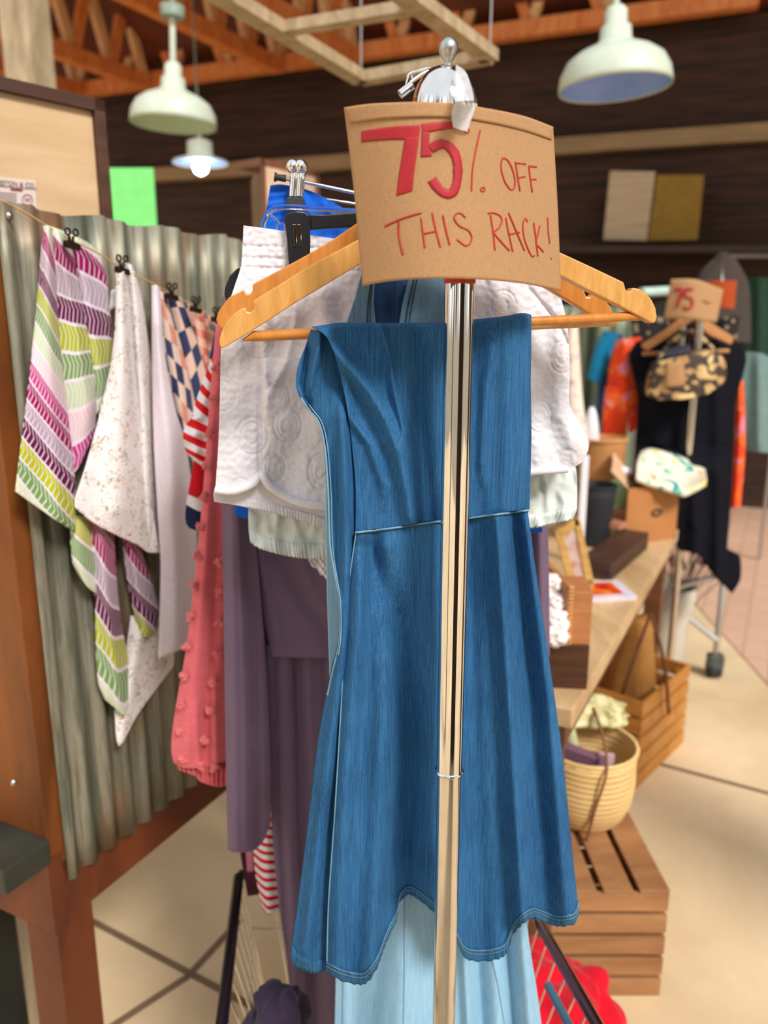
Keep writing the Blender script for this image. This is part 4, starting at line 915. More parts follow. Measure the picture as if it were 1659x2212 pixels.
# low hanging pieces beneath the plum sleeve
M_STR3 = stripes('red_white_stripes_leg', rgb(216, 30, 34), (0.82, 0.80, 0.84, 1), 15, .9, .46)
patch(bm := new(), kplane(.50), vv((578, 1690), (620, 1690)), vv((620, 1690), (612, 1960)), vv((566, 1960), (580, 1970), (600, 1952), (612, 1940)), vv((578, 1690), (560, 1790), (548, 1830), (552, 1890), (566, 1960)), ridge_fn([([(575, 1750), (582, 1960)], .008, 14)], .002, .02, None, .008), 30, 60, .014)
tag(obj('striped_trousers', bm, M_STR3), 'narrow red and white striped garment leg hanging below the plum dress', 'garment')
mr = thing('maroon_garment', 'dark maroon garment with a pink stripe below the plum sleeve', 'garment', onplane(545, 1930, *kplane(.56)))
patch(bm := new(), kplane(.56), vv((515, 1780), (580, 1780)), vv((580, 1780), (575, 1930)), vv((535, 1936), (575, 1930)), vv((515, 1780), (520, 1850), (535, 1936)), ridge_fn([([(550, 1790), (552, 1930)], .005, 12)]), 20, 30, .012); obj('body', bm, plain('maroon', rgb(72, 12, 38), .9), mr)
patch(bm := new(), kplane(.552), vv((528, 1780), (544, 1780)), vv((544, 1780), (548, 1882)), vv((534, 1884), (548, 1882)), vv((528, 1780), (534, 1884)), None, 6, 12, .004); obj('pink_stripe', bm, plain('rose', rgb(216, 130, 160), .9), mr)
patch(bm := new(), kplane(.62), vv((580, 1700), (640, 1700)), vv((640, 1700), (640, 1940)), vv((582, 1900), (600, 1940), (640, 1940)), vv((580, 1700), (582, 1900)), None, 10, 20, .012)
tag(obj('teal_garment', bm, plain('teal', rgb(18, 150, 130), .9)), 'teal green garment edge behind the striped leg', 'garment')
# ================================================================== TEA TOWELS on the twine
def wplane(off): return (PL0 + B * off, B)
tw = new(); wp = [(-60, 418), (0, 432), (60, 462), (98, 486), (157, 520), (215, 548), (265, 582), (330, 612), (372, 638), (424, 662), (468, 688), (500, 700)]
tube(tw, [onwall(x, y, .045) for x, y in wp], .0013, 6, smooth_n=80)
tube(tw, [onwall(x, y, .045) for x, y in ((36, 448), (42, 462), (56, 470), (66, 478))], .0009, 6, smooth_n=12)
tag(obj('twine', tw, plain('jute', rgb(196, 160, 110), .9)), 'jute twine strung along the corrugated panel holding the tea towels', 'string')
cols = [rgb(160, 20, 98), rgb(184, 166, 180), rgb(104, 26, 74), rgb(172, 180, 30), rgb(122, 156, 88), rgb(196, 208, 172), rgb(226, 198, 204), rgb(190, 62, 132), rgb(156, 18, 92), rgb(180, 160, 180), rgb(102, 24, 74), rgb(178, 184, 26), rgb(116, 154, 82), rgb(206, 214, 178)]
def chevron(name, K, shear, v0=0.0, v1=1.0, zig=1.6, N=14):
    m = M(name, .92, 0, .15); u, v = m.uv()
    vv_ = m.math('SUBTRACT', 1.0, v)
    t = m.math('ADD', m.math('MULTIPLY', m.math('SUBTRACT', vv_, m.math('MULTIPLY', u, shear)), (v1 - v0)), v0 + 0.0)
    tN = m.math('MULTIPLY', t, N); fr = m.math('FRACT', tN)
    c = m.ramp(m.math('FRACT', t), [(i / N, cols[i % 14]) for i in range(N)], True)
    zz = m.math('ABSOLUTE', m.math('SUBTRACT', m.math('FRACT', m.math('MULTIPLY', u, K / 5.0)), .5))
    ln = m.math('FRACT', m.math('ADD', m.math('MULTIPLY', u, K), m.math('MULTIPLY', m.math('ABSOLUTE', m.math('SUBTRACT', fr, .5)), zig)))
    line = m.math('MAXIMUM', m.math('LESS_THAN', ln, .20), m.math('MAXIMUM', m.math('LESS_THAN', fr, .12), 0.0))
    m.col(m.mix(line, c, rgb(232, 218, 228))); m.bump(m.noise(m.coord(), 700, 2), .5, .0008); return m.m
t1 = thing('tea_towel', 'herringbone striped tea towel in pink plum lime and green, first on the twine', 'tea towel', onwall(275, 1540, .04), 'tea towels on the twine')
def lobe(par, nm, mt, off, top, right, bottom, left, rid=(), nu=40, nv=80, wob=.006, bulge=.01, ex=None, thick=.002):
    patch(bm := new(), wplane(off), vv(*top), vv(*right), vv(*bottom), vv(*left), ridge_fn(list(rid), wob, .012, ex, bulge), nu, nv, thick); return obj(nm, bm, mt, par)
lobe(t1, 'rear_fold', chevron('herringbone_pink', 11, .10, .0, .42), .022, ((100, 486), (140, 500), (190, 524), (212, 545)), ((212, 545), (230, 600), (240, 700), (246, 780), (240, 850)), ((178, 935), (205, 900), (240, 850)), ((100, 486), (140, 620), (165, 780), (178, 935)), [([(170, 530), (225, 840)], .008, 14), ([(150, 540), (200, 850)], -.006, 8)])
lobe(t1, 'middle_fold', chevron('herringbone_mid', 9, .12, .0, .60), .032, ((98, 486), (120, 494), (140, 505)), ((140, 505), (162, 560), (175, 640), (198, 760), (208, 860), (206, 930)), ((150, 1040), (175, 1000), (206, 930)), ((98, 486), (110, 650), (130, 850), (150, 1040)), [([(130, 520), (165, 700), (190, 880)], .010, 12)])
lobe(t1, 'front_fold', chevron('herringbone_front', 14, .10, 0, 1.0), .045, ((95, 487), (105, 487), (112, 494)), ((112, 494), (118, 560), (124, 650), (134, 780), (150, 920), (162, 1030), (163, 1150)), ((34, 1062), (70, 1090), (120, 1128), (163, 1158)), ((95, 487), (88, 560), (80, 660), (68, 780), (54, 900), (40, 1010), (34, 1062)), [([(102, 500), (110, 700), (130, 1120)], .008, 22)])
lobe(t1, 'pale_corner', chevron('herringbone_pale', 10, .12, .80, 1.0), .030, ((155, 1110), (200, 1120)), ((200, 1120), (204, 1200), (210, 1284)), ((170, 1240), (190, 1268), (210, 1284)), ((155, 1110), (153, 1170), (158, 1215), (170, 1240)), nu=24, nv=30)
lobe(t1, 'lower_fold', chevron('herringbone_low', 9, .16, .56, 1.0), .028, ((190, 1100), (245, 1110)), ((245, 1110), (252, 1250), (262, 1340), (276, 1420), (285, 1500)), ((228, 1512), (250, 1530), (270, 1545), (285, 1500)), ((190, 1100), (204, 1250), (208, 1400), (213, 1475), (228, 1512)), [([(215, 1120), (235, 1350), (255, 1500)], .010, 16)])
lobe(t1, 'side_tail', chevron('herringbone_tail', 8, .30, .58, .88), .026, ((262, 1140), (298, 1150)), ((298, 1150), (316, 1220), (338, 1290), (347, 1335), (338, 1368)), ((300, 1374), (320, 1376), (338, 1368)), ((262, 1140), (275, 1250), (300, 1374)), [([(280, 1160), (312, 1360)], .008, 10)], nu=24, nv=50)
# towel two, white with small sprigs
m = M('sprig_cotton', .92, 0, .15); o = m.coord(); vz = m.mapping(o, (1, 1, 1))
d_ = m.vor(vz, 62); ln_ = m.math('ABSOLUTE', m.math('SUBTRACT', m.noise(vz, 58, 2, .5, 1.5), .5)); gate = m.math('GREATER_THAN', m.noise(m.mapping(o, loc=(4, 2, 1)), 38, 2), .50)
k = m.math('MULTIPLY', m.math('LESS_THAN', ln_, .020), gate)
c = m.mix(k, rgb(240, 232, 230), m.ramp(m.noise(m.mapping(o, loc=(9, 9, 2)), 30, 1), [(.4, rgb(176, 132, 60)), (.5, rgb(150, 128, 80)), (.62, rgb(150, 160, 130))]))
m.col(m.mix(m.math('LESS_THAN', d_, .10), c, rgb(198, 128, 50))); m.bump(m.vor(o, 330), .8, .0012); M_SPRIG = m.m
t2_ = thing('tea_towel', 'white tea towel with tiny gold and green sprigs, second on the twine', 'tea towel', onwall(260, 1610, .04), 'tea towels on the twine')
lobe(t2_, 'rear_fold', M_SPRIG, .030, ((270, 566), (285, 572)), ((285, 572), (302, 620), (318, 720), (334, 850), (340, 1000), (345, 1195)), ((300, 1170), (345, 1195)), ((270, 566), (285, 800), (300, 1170)), [([(290, 600), (325, 1150)], .010, 12)])
lobe(t2_, 'front_fold', M_SPRIG, .052, ((252, 590), (262, 590), (272, 582)), ((272, 582), (284, 680), (292, 800), (308, 950), (326, 1080), (346, 1194)), ((162, 1096), (200, 1128), (250, 1156), (300, 1180), (320, 1195), (346, 1196)), ((252, 590), (250, 700), (240, 790), (215, 900), (188, 1000), (165, 1070), (162, 1096)), [([(262, 600), (265, 850), (255, 1100)], .016, 34), ([(272, 620), (300, 900), (325, 1150)], -.008, 12)], 60, 90)
lobe(t2_, 'lower_corner', M_SPRIG, .018, ((283, 1330), (345, 1330), (380, 1340)), ((380, 1340), (376, 1438)), ((248, 1540), (258, 1612), (300, 1540), (376, 1438)), ((283, 1330), (270, 1420), (248, 1540)), [([(300, 1380), (262, 1590)], .010, 16)])
# towel three, white with patchwork squares
def squares(name, base, pal, n, rot):
    m = M(name, .92, 0, .15); cv = m.mapping(m.coord('UV'), (n[0], n[1], 1), (0, 0, rot))
    s = m.n('ShaderNodeSeparateXYZ'); m.put(s.inputs[0], cv); fx, fy = m.math('FLOOR', s.outputs[0]), m.math('FLOOR', s.outputs[1])
    par = m.math('MODULO', m.math('ABSOLUTE', m.math('ADD', fx, fy)), 2.0)
    cb = m.n('ShaderNodeCombineXYZ'); m.put(cb.inputs[0], fx); m.put(cb.inputs[1], fy)
    wn = m.n('ShaderNodeTexWhiteNoise', noise_dimensions='2D'); m.put(wn.inputs['Vector'], cb.outputs[0])
    c = m.ramp(wn.outputs['Value'], [(i / len(pal), p) for i, p in enumerate(pal)], True)
    m.col(m.mix(m.math('GREATER_THAN', par, .5), base, c)); m.bump(m.vor(m.coord(), 330), .8, .0012); return m.m
M_WAF = fabric('white_waffle', rgb(226, 214, 222), .04, 330, .9)
M_CHK = squares('patch_squares', rgb(232, 204, 190), [rgb(62, 72, 104), rgb(54, 62, 96), rgb(222, 150, 128), rgb(66, 74, 104)], (3.2, 8.5), .1)
M_CHK2 = squares('patch_squares_orange', rgb(230, 196, 180), [rgb(236, 156, 44), rgb(56, 64, 98), rgb(62, 70, 104)], (3, 7), -.1)
t3 = thing('tea_towel', 'white waffle tea towel with navy peach and orange patchwork squares, third on the twine', 'tea towel', onwall(360, 1420, .05), 'tea towels on the twine')
lobe(t3, 'patterned_fold', M_CHK, .036, ((338, 622), (352, 632), (360, 640)), ((360, 640), (390, 740), (410, 830), (424, 960), (430, 1010)), ((395, 960), (412, 990), (430, 1010)), ((338, 622), (350, 740), (375, 860), (395, 960)), [([(360, 660), (410, 960)], .006, 14)])
lobe(t3, 'patterned_fold', M_CHK2, .026, ((352, 630), (380, 638), (402, 650)), ((402, 650), (425, 720), (446, 800), (462, 880)), ((430, 1000), (450, 940), (462, 880)), ((352, 630), (395, 800), (430, 1000)), [([(385, 650), (440, 900)], .008, 16)])
lobe(t3, 'white_fold', M_WAF, .055, ((329, 617), (338, 616), (346, 624)), ((346, 624), (356, 760), (378, 880), (402, 960), (420, 1100), (426, 1230), (414, 1330), (405, 1398)), ((342, 1424), (370, 1412), (405, 1400)), ((329, 617), (330, 760), (333, 950), (341, 1100), (348, 1230), (342, 1424)), [([(345, 700), (372, 1000), (385, 1400)], .014, 22)], 50, 100)
M_PLD = squares('peach_plaid', rgb(232, 168, 148), [rgb(214, 106, 86), rgb(240, 196, 176)], (4, 20), 0)
M_PLD2 = squares('grey_plaid', rgb(206, 150, 130), [rgb(104, 112, 108), rgb(186, 130, 110)], (4, 16), 0)
t4 = thing('tea_towel', 'narrow peach plaid tea towel, fourth on the twine', 'tea towel', onwall(445, 1000, .03), 'tea towels on the twine')
lobe(t4, 'cloth', M_PLD, .020, ((400, 650), (420, 668), (440, 672)), ((440, 672), (448, 760), (452, 900), (462, 1000)), ((440, 1010), (462, 1000)), ((400, 650), (425, 780), (440, 1010)), nu=20, nv=50)
t5 = thing('tea_towel', 'grey and terracotta plaid tea towel, last on the twine beside the hangers', 'tea towel', onwall(470, 1000, .03), 'tea towels on the twine')
lobe(t5, 'cloth', M_PLD2, .016, ((438, 672), (470, 690), (490, 696)), ((490, 696), (494, 1000)), ((455, 1010), (494, 1000)), ((438, 672), (446, 760), (455, 1010)), nu=20, nv=50)
bm = new(); patch(bm, wplane(.02), vv((240, 628), (254, 622)), vv((254, 622), (254, 660)), vv((237, 672), (254, 660)), vv((240, 628), (237, 672)), None, 6, 6, .001); tag(obj('care_tag', bm, M_WHITE), 'small white fabric tag left of the sprigged tea towel', 'tag')
M_BRZ = plain('dark_bronze', rgb(52, 42, 38), .35, .8)
for i, (x, y, s, wh) in enumerate([(155, 528, 1.0, 'on the herringbone towel'), (264, 583, .95, 'on the sprigged white towel'), (371, 640, .88, 'on the patchwork towel'), (423, 668, .82, 'on the peach plaid towel'), (468, 690, .75, 'on the grey plaid towel nearest the hangers')]):
    q = onwall(x, y, .062); tcl = thing('bulldog_clip', 'dark bulldog clip ' + wh, 'clip', q, 'bulldog clips on the twine')
    dn = Vector((0, 0, -1)); L = .022
    bm = new(); beam(bm, q - A * L * .6 + Vector((0, 0, .001)), q + A * L * .6 - Vector((0, 0, .004)), .010, .010); obj('jaw', bm, M_BRZ, tcl, bevel=.002)
    for sgn in (-1, 1):
        bm = new(); tube(bm, [q + A * .002 * sgn, q + A * .004 * sgn + Vector((0, 0, .012))], .0022, 8)
        c0 = q + A * .0075 * sgn + Vector((0, 0, .0175)); tube(bm, [c0 + A * (.0048 * math.cos(a)) + Vector((0, 0, .0048 * math.sin(a))) + B * .002 for a in [k * .6283 for k in range(10)]], .0017, 6, closed=True)
        obj('handle', bm, M_BRZ, tcl)
# ================================================================== CART beneath the clothes
M_CARTB = plain('dark_cart_frame', rgb(34, 30, 40), .25, .4)
zt = .47
Lr = [atZ(477, 2230, zt), atZ(517, 1880, zt)]; Rr = [atZ(1296, 2225, zt), atZ(1160, 1985, zt)]
ctd = (Lr[1] - Lr[0]).normalized()
ct = thing('shopping_cart', 'chrome wire shopping cart standing under the front clothes rack', 'cart', (Lr[0] + Rr[0]) / 2 * 1.0 - Vector((0, 0, zt)))
bm = new(); tube(bm, [Lr[0] - ctd * .3, Lr[0], Lr[1] - ctd * .02, Lr[1] + Vector((.02, .015, -.01)), Lr[1] + Vector((.05, .02, -.03))], .010, 14); obj('left_rail', bm, M_CARTB, ct)
rd = (Rr[1] - Rr[0]).normalized()
bm = new(); tube(bm, [Rr[0] - rd * .2, Rr[0], Rr[1], Rr[1] + rd * .12], .010, 14); obj('right_rail', bm, chrome('smoky_chrome', (.35, .33, .36, 1), .12), ct)
bm = new(); tube(bm, [Rr[0] - rd * .2 + Vector((-.028, 0, -.03)), Rr[0].lerp(Rr[1], .5) + Vector((-.028, 0, -.03))], .007, 12); obj('inner_bar', bm, plain('blue_steel', rgb(96, 140, 165), .3, .5), ct)
Lb = [Lr[0] + Vector((.10, .02, -.34)), Lr[1] + Vector((.06, -.04, -.34))]; Rb = [Rr[0] + Vector((-.10, .02, -.34)), Rr[1] + rd * .12 + Vector((-.06, -.04, -.34))]
n = 0
for i in range(10):
    f = i / 9
    for a0, a1, b0, b1 in ((Lr[0], Lr[1], Lb[0], Lb[1]), (Rr[0], Rr[1] + rd * .1, Rb[0], Rb[1])):
        bm = new(); tube(bm, [a0.lerp(a1, f), b0.lerp(b1, f)], .0017, 6); obj('wire', bm, M_CHROME, ct)
for i in range(9):
    f = i / 8; bm = new(); tube(bm, [Lb[0].lerp(Rb[0], f), Lb[1].lerp(Rb[1], f)], .0017, 6); obj('floor_wire', bm, M_STEEL, ct)
for i in range(10):
    f = i / 9; bm = new(); a_, b_ = Lr[1].lerp(Rr[1] + rd * .1, f), Lb[1].lerp(Rb[1], f); tube(bm, [a_, b_], .0016, 6); obj('end_wire', bm, M_CHROME, ct)
for h_ in (.0, .12, .24, .34):
    f = h_ / .34; bm = new(); tube(bm, [Lr[0].lerp(Lb[0], f), Lr[1].lerp(Lb[1], f), (Rr[1] + rd * .1).lerp(Rb[1], f), Rr[0].lerp(Rb[0], f)], .0022, 8); obj('hoop_wire', bm, M_CHROME, ct)
for a in (Lb[0], Lb[1], Rb[0], Rb[1]):
    bm = new(); tube(bm, [a, Vector((a.x, a.y, .04))], .009, 10); obj('leg', bm, M_STEEL, ct)
    bm = new(); tube(bm, [Vector((a.x - .012, a.y, .032)), Vector((a.x + .012, a.y, .032))], .031, 16); obj('wheel', bm, M_RUBBER, ct)
def cloth_heap(c, rx, ry, rz, seed, nm, mt, label, cat='garment'):
    bm = new(); res = bmesh.ops.create_icosphere(bm, subdivisions=5, radius=1)
    for v in res['verts']:
        p = v.co.copy(); k = 1 + .35 * noise.noise(p * 1.5 + Vector((seed, 0, 0))) + .12 * abs(noise.noise(p * 2.4 + Vector((0, seed, 0)))) * 2
        k += .05 * math.sin(8 * noise.noise(p * 1.3 + Vector((seed, seed, 0))))
        v.co = Vector(c) + Vector((p.x * rx * k, p.y * ry * k, max(p.z, -.7) * rz * k))
    for f in bm.faces: f.smooth = True
    return tag(obj(nm, bm, mt), label, cat)
q = atY(1195, 2175, 1.20); cloth_heap(q, .10, .10, .075, 2.0, 'red_garment', fabric('scarlet_knit', rgb(214, 10, 36), .1, 700), 'crumpled scarlet red garment lying in the wire cart')
q = atY(600, 2205, 1.02); cloth_heap(q, .045, .05, .05, 5.0, 'plum_garment', fabric('dark_plum', rgb(52, 40, 60), .1), 'dark plum garment bunched in the left of the wire cart')
# ================================================================== TABLE on the right
ZT = .75
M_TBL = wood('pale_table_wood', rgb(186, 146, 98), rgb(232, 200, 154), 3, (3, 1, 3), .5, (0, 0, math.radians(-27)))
E0, E1 = atZ(1238, 1533, ZT), atZ(1466, 1143, ZT); td = (E1 - E0).normalized(); tn = Vector((-td.y, td.x, 0)); tl = (E1 - E0).length
tb = thing('display_table', 'long pale wooden display table receding on the right', 'table', Vector((E0.x, E0.y, 0)))
bm = new(); box(bm, E0 - Vector((0, 0, .045)), td * tl, tn * .62, (0, 0, .045)); obj('table_top', bm, M_TBL, tb, bevel=.004)
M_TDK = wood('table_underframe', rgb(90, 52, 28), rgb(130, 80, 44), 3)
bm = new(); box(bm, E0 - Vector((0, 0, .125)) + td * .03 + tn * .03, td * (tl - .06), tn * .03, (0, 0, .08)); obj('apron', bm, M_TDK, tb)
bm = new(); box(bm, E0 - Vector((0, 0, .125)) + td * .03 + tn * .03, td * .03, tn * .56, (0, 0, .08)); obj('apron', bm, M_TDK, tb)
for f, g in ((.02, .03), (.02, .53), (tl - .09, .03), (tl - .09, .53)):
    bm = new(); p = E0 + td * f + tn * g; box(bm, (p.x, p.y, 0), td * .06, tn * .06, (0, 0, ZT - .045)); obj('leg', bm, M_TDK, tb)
def tbox(px, py, wx, wy, hz, z=ZT, ax=None):
    """box whose near right bottom corner is at the pixel, standing at height z"""
    c = atZ(px, py, z); a = ax or td; n_ = Vector((-a.y, a.x, 0))
    return c, a, n_
# dark box and tray at the near end
c, a_, n_ = tbox(1268, 1490, 0, 0, 0, ax=Vector((.1, .995, 0)).normalized())
bx = thing('wooden_box', 'tall dark brown wooden box at the near end of the display table', 'box', c)
bm = new(); box(bm, c, n_ * .20, a_ * .12, (0, 0, .10)); obj('lower_body', bm, wood('dark_box_wood', rgb(60, 32, 18), rgb(98, 56, 30), 4), bx, bevel=.002)
bm = new(); box(bm, c + Vector((0, 0, .1005)), n_ * .045, a_ * .11, (0, 0, .115)); obj('upright', bm, wood('tan_box_wood', rgb(178, 110, 62), rgb(206, 140, 88), 4), bx, bevel=.002)
M_WICK = M('wicker', .75); o = M_WICK.coord(); 
def wicker(nm, c1, c2, sc=70):
    m = M(nm, .75); o = m.mapping(m.coord(), (1, 1, 2.2)); ch_ = m.n('ShaderNodeTexWave'); m.put(ch_.inputs[0], o); ch_.inputs['Scale'].default_value = sc / 4; ch_.inputs['Distortion'].default_value = 2.0; ch_.bands_direction = 'Z'
    m.col(m.ramp(m.math('ADD', m.math('MULTIPLY', ch_.outputs['Fac'], .6), m.math('MULTIPLY', m.noise(o, 30, 4), .5)), [(.3, c1), (.75, c2)])); m.bump(ch_.outputs['Fac'], .5, .003); return m.m
M_WICKT = wicker('tan_wicker', rgb(176, 112, 60), rgb(216, 158, 98)); M_WICKY = wicker('straw_wicker', rgb(214, 172, 106), rgb(244, 210, 148), 40)
cr = atZ(1228, 1395, ZT + .10)
tr = thing('wicker_tray', 'small tan wicker tray of rolled floral cloths on the dark box', 'tray', cr)
bm = new(); box(bm, cr - Vector((.15, 0, 0)), (.15, 0, 0), (.0, .15, 0), (0, 0, .012)); obj('tray_base', bm, M_WICKT, tr)
bm = new(); box(bm, cr - Vector((.006, 0, 0)), (.012, 0, 0), (-.02, .22, 0), (0, 0, .13)); obj('tray_side', bm, M_WICKT, tr, bevel=.003)
m = M('floral_white', .85); d_ = m.vor(m.coord(), 75); m.col(m.mix(m.math('LESS_THAN', d_, .22), rgb(238, 230, 226), m.ramp(m.noise(m.coord(), 40, 1), [(.45, rgb(206, 120, 120)), (.55, rgb(210, 180, 70))]))); m.bump(m.noise(m.coord(), 60, 3), .5, .004); M_FLW = m.m
for i, (x, y) in enumerate(((1196, 1372), (1198, 1335), (1196, 1300), (1190, 1262))):
    bm = new(); rough_blob(bm, atY(x, y, 1.50 + .03 * i), .030, .35, 10, 4, (1, 1, .7), i)
    tag(obj('rolled_cloth', bm, M_FLW), ['lowest and nearest', 'second from the front', 'third from the front', 'topmost and farthest'][i] + ' white floral rolled cloth in the wicker tray', 'cloth', 'rolled cloths in the wicker tray')
# picture lying flat
P = [atZ(1268, 1292, ZT + .012), atZ(1376, 1287, ZT + .012), atZ(1335, 1252, ZT + .012), atZ(1262, 1256, ZT + .012)]
bk = thing('picture_book', 'white bordered book with a fiery orange cover picture lying on the table', 'book', P[0])
def quadslab(bm, P, h):
    a = [bm.verts.new(p) for p in P]; b = [bm.verts.new(p - Vector((0, 0, h))) for p in P]; bm.faces.new(a); bm.faces.new(b[::-1])
    for i in range(4): bm.faces.new((a[i], b[i], b[(i + 1) % 4], a[(i + 1) % 4]))
bm = new(); quadslab(bm, P, .012); obj('block', bm, plain('lilac_white', rgb(214, 206, 220), .5), bk)
ce = sum(P, Vector()) / 4; m = M('fiery_print', .4); m.col(m.ramp(m.noise(m.coord(), 16, 2), [(.35, rgb(190, 20, 20)), (.5, rgb(236, 90, 20)), (.65, rgb(250, 170, 20))]))
bm = new(); quadslab(bm, [ce + (p - ce) * .72 + Vector((-.012, 0, .001)) for p in P], .001); obj('cover_picture', bm, m.m, bk)
# leaning frame
def slabquad(P, dvec, bm):
    a = [bm.verts.new(p) for p in P]; b = [bm.verts.new(p + dvec) for p in P]; bm.faces.new(a); bm.faces.new(b[::-1])
    for i in range(len(P)): bm.faces.new((a[i], b[i], b[(i + 1) % len(P)], a[(i + 1) % len(P)]))
Yf = 2.05; M_GOLDW = wood('golden_frame_wood', rgb(190, 142, 70), rgb(226, 184, 110), 5)
lf = thing('picture_frame', 'golden wood picture frame leaning on the table behind the wicker tray', 'picture frame', atY(1250, 1300, Yf))
for q4 in (((1200, 1150), (1212, 1140), (1252, 1278), (1236, 1290)), ((1240, 1118), (1254, 1125), (1284, 1262), (1268, 1270)), ((1204, 1150), (1246, 1118), (1252, 1132), (1212, 1166)), ((1234, 1270), (1278, 1250), (1284, 1268), (1240, 1292))):
    bm = new(); slabquad([atY(x, y, Yf) for x, y in q4], Vector((0, .02, 0)), bm); obj('frame_strip', bm, M_GOLDW, lf)
bm = new(); slabquad([atY(x, y, Yf + .005) for x, y in ((1214, 1160), (1246, 1130), (1270, 1262), (1246, 1280))], Vector((0, .01, 0)), bm); m = M('pink_print', .6); m.col(m.ramp(m.noise(m.coord(), 22, 3), [(.4, rgb(206, 180, 170)), (.6, rgb(180, 120, 110))])); obj('picture', bm, m.m, lf)
# dark pot, trays, cardboard box, vase, hamper
def onT(px, py): return atZ(px, py, ZT)
q = onT(1292, 1186); M_BLKW = wicker('black_wicker', rgb(14, 14, 18), rgb(40, 40, 46), 40)
pt = thing('black_basket', 'black woven flared basket standing on the display table', 'basket', q)
hh = atY(1292, 1048, q.y + .06).z - ZT; rr = .066
bm = new(); lathe(bm, q + Vector((0, .06, 0)), [(rr * .72, 0), (rr * .82, hh * .3), (rr * .95, hh * .8), (rr, hh), (rr * .93, hh), (rr * .85, hh * .6), (rr * .7, .01)], 28); obj('body', bm, M_BLKW, pt)
bm = new(); tube(bm, [q + Vector((rr * math.cos(a), .06 + rr * math.sin(a), hh)) for a in [k * .3142 for k in range(20)]], .005, 8, closed=True); obj('rim', bm, M_BLKW, pt)
c = onT(1345, 1240); bm = new(); beam(bm, c + Vector((-.10, -.05, .03)), c + td * .34 + Vector((-.03, 0, .03)), .10, .06); tag(obj('dark_tray', bm, wood('walnut_dark', rgb(44, 26, 20), rgb(92, 58, 42), 4), bevel=.006), 'dark walnut tray on the table in front of the black basket', 'tray')
c = onT(1372, 1176); bm = new(); beam(bm, c + Vector((-.12, -.02, .075)), c + td * .26 + Vector((-.02, 0, .075)), .12, .022); tag(obj('wooden_board', bm, wood('rosy_board', rgb(176, 112, 84), rgb(214, 156, 122), 4), bevel=.004), 'rosy brown wooden board resting across the dark tray', 'board')
c = onT(1452, 1152); c.z = ZT
cb = thing('cardboard_box', 'open brown cardboard box on the far end of the table', 'box', c)
q0, q1 = atY(1462, 1135, 2.72), atY(1352, 1118, 2.62)
q0.z = q1.z = ZT; wv = q1 - q0; dv = Vector((.10, .33, 0)); ht = atY(1490, 1040, 2.75).z - ZT
M_CARD = plain('cardboard', rgb(176, 118, 66), .85, 0, .08, 9)
for o_, s_, d_ in ((q0, wv, Vector((.0, .005, 0))), (q0, dv, wv.normalized() * .005), (q0 + dv, wv, Vector((0, .005, 0))), (q1, dv, -wv.normalized() * .005)):
    bm = new(); box(bm, o_, s_, d_, (.0, 0, ht)); obj('side_wall', bm, M_CARD, cb)
bm = new(); a = q1 + Vector((0, 0, ht)); slabquad([a, a + dv, a + dv + Vector((-.06, .0, .07)), a + Vector((-.06, 0, .06))], Vector((0, 0, .004)), bm); obj('flap', bm, plain('cardboard_in', rgb(220, 176, 134), .85), cb)
bm = new(); a = q0 + wv * .42 + Vector((0, -.002, ht * .52)); wn_ = wv.normalized(); tube(bm, [a + wn_ * (.022 * math.cos(k * .52)) + Vector((0, 0, .010 * math.sin(k * .52))) for k in range(12)], .004, 6, closed=True); obj('handle_hole', bm, M_RUBBER, cb)
m = M('painted_cloth', .9); n_ = m.noise(m.coord(), 15, 2, .5, .5); m.col(m.ramp(n_, [(.30, rgb(30, 120, 160)), (.38, rgb(70, 190, 150)), (.43, rgb(238, 230, 208)), (.60, rgb(240, 232, 214)), (.66, rgb(236, 214, 120)), (.74, rgb(224, 120, 100))])); M_PNT = m.m
bm = new(); tl_ = [(1384, 975), (1408, 968), (1470, 985), (1522, 1008)]
g = coons(vv(*tl_), vv((1522, 1008), (1527, 1036)), vv((1374, 1026), (1410, 1040), (1450, 1052), (1480, 1060), (1527, 1036)), vv((1384, 975), (1376, 1000), (1374, 1026)), 30, 16)
slab(bm, [[atY(p.x, p.y, 2.98 - .35 * j / 15 + .02 * noise.noise(Vector((p.x * .03, p.y * .05, 0)))) for p in r] for j, r in enumerate(g)], Vector((0, 0, -1)), .022)
tag(obj('folded_cloth', bm, M_PNT), 'folded cream cloth with blue and green painted marks on the cardboard box', 'cloth')
q = onT(1340, 1145) + Vector((0, .03, 0)); M_PGR = plain('pale_green_glaze', rgb(168, 214, 160), .3, 0, .15, 30)
vs = thing('green_vase', 'pale green and white ceramic bottle vase beside the black basket', 'vase', q); s_ = (atY(1340, 1008, q.y).z - ZT)
bm = new(); lathe(bm, q, [(.035, 0), (.03, s_ * .1), (.022, s_ * .25), (.04, s_ * .45), (.052, s_ * .6), (.04, s_ * .75), (.02, s_ * .82)], 24); obj('body', bm, M_PGR, vs)
bm = new(); lathe(bm, q + Vector((0, 0, s_ * .82)), [(.02, 0), (.04, s_ * .08), (.042, s_ * .12), (.012, s_ * .18)], 20); obj('lid', bm, M_WHITE, vs)
q = onT(1386, 1140); bm = new(); rough_blob(bm, q + Vector((0, 0, .03)), .032, .4, 10, 3, (1.2, 1, .8)); tag(obj('white_figurine', bm, M_WHITE), 'small white ceramic figurine between the vase and the cardboard box', 'figurine')
hq = atY(1296, 1060, 3.05); hq.z = ZT
hz = atY(1296, 948, 3.05).z; hm = thing('wicker_hamper', 'round tan wicker basket with lid rim behind the green vase', 'basket', Vector((hq.x, 3.05, .50)))
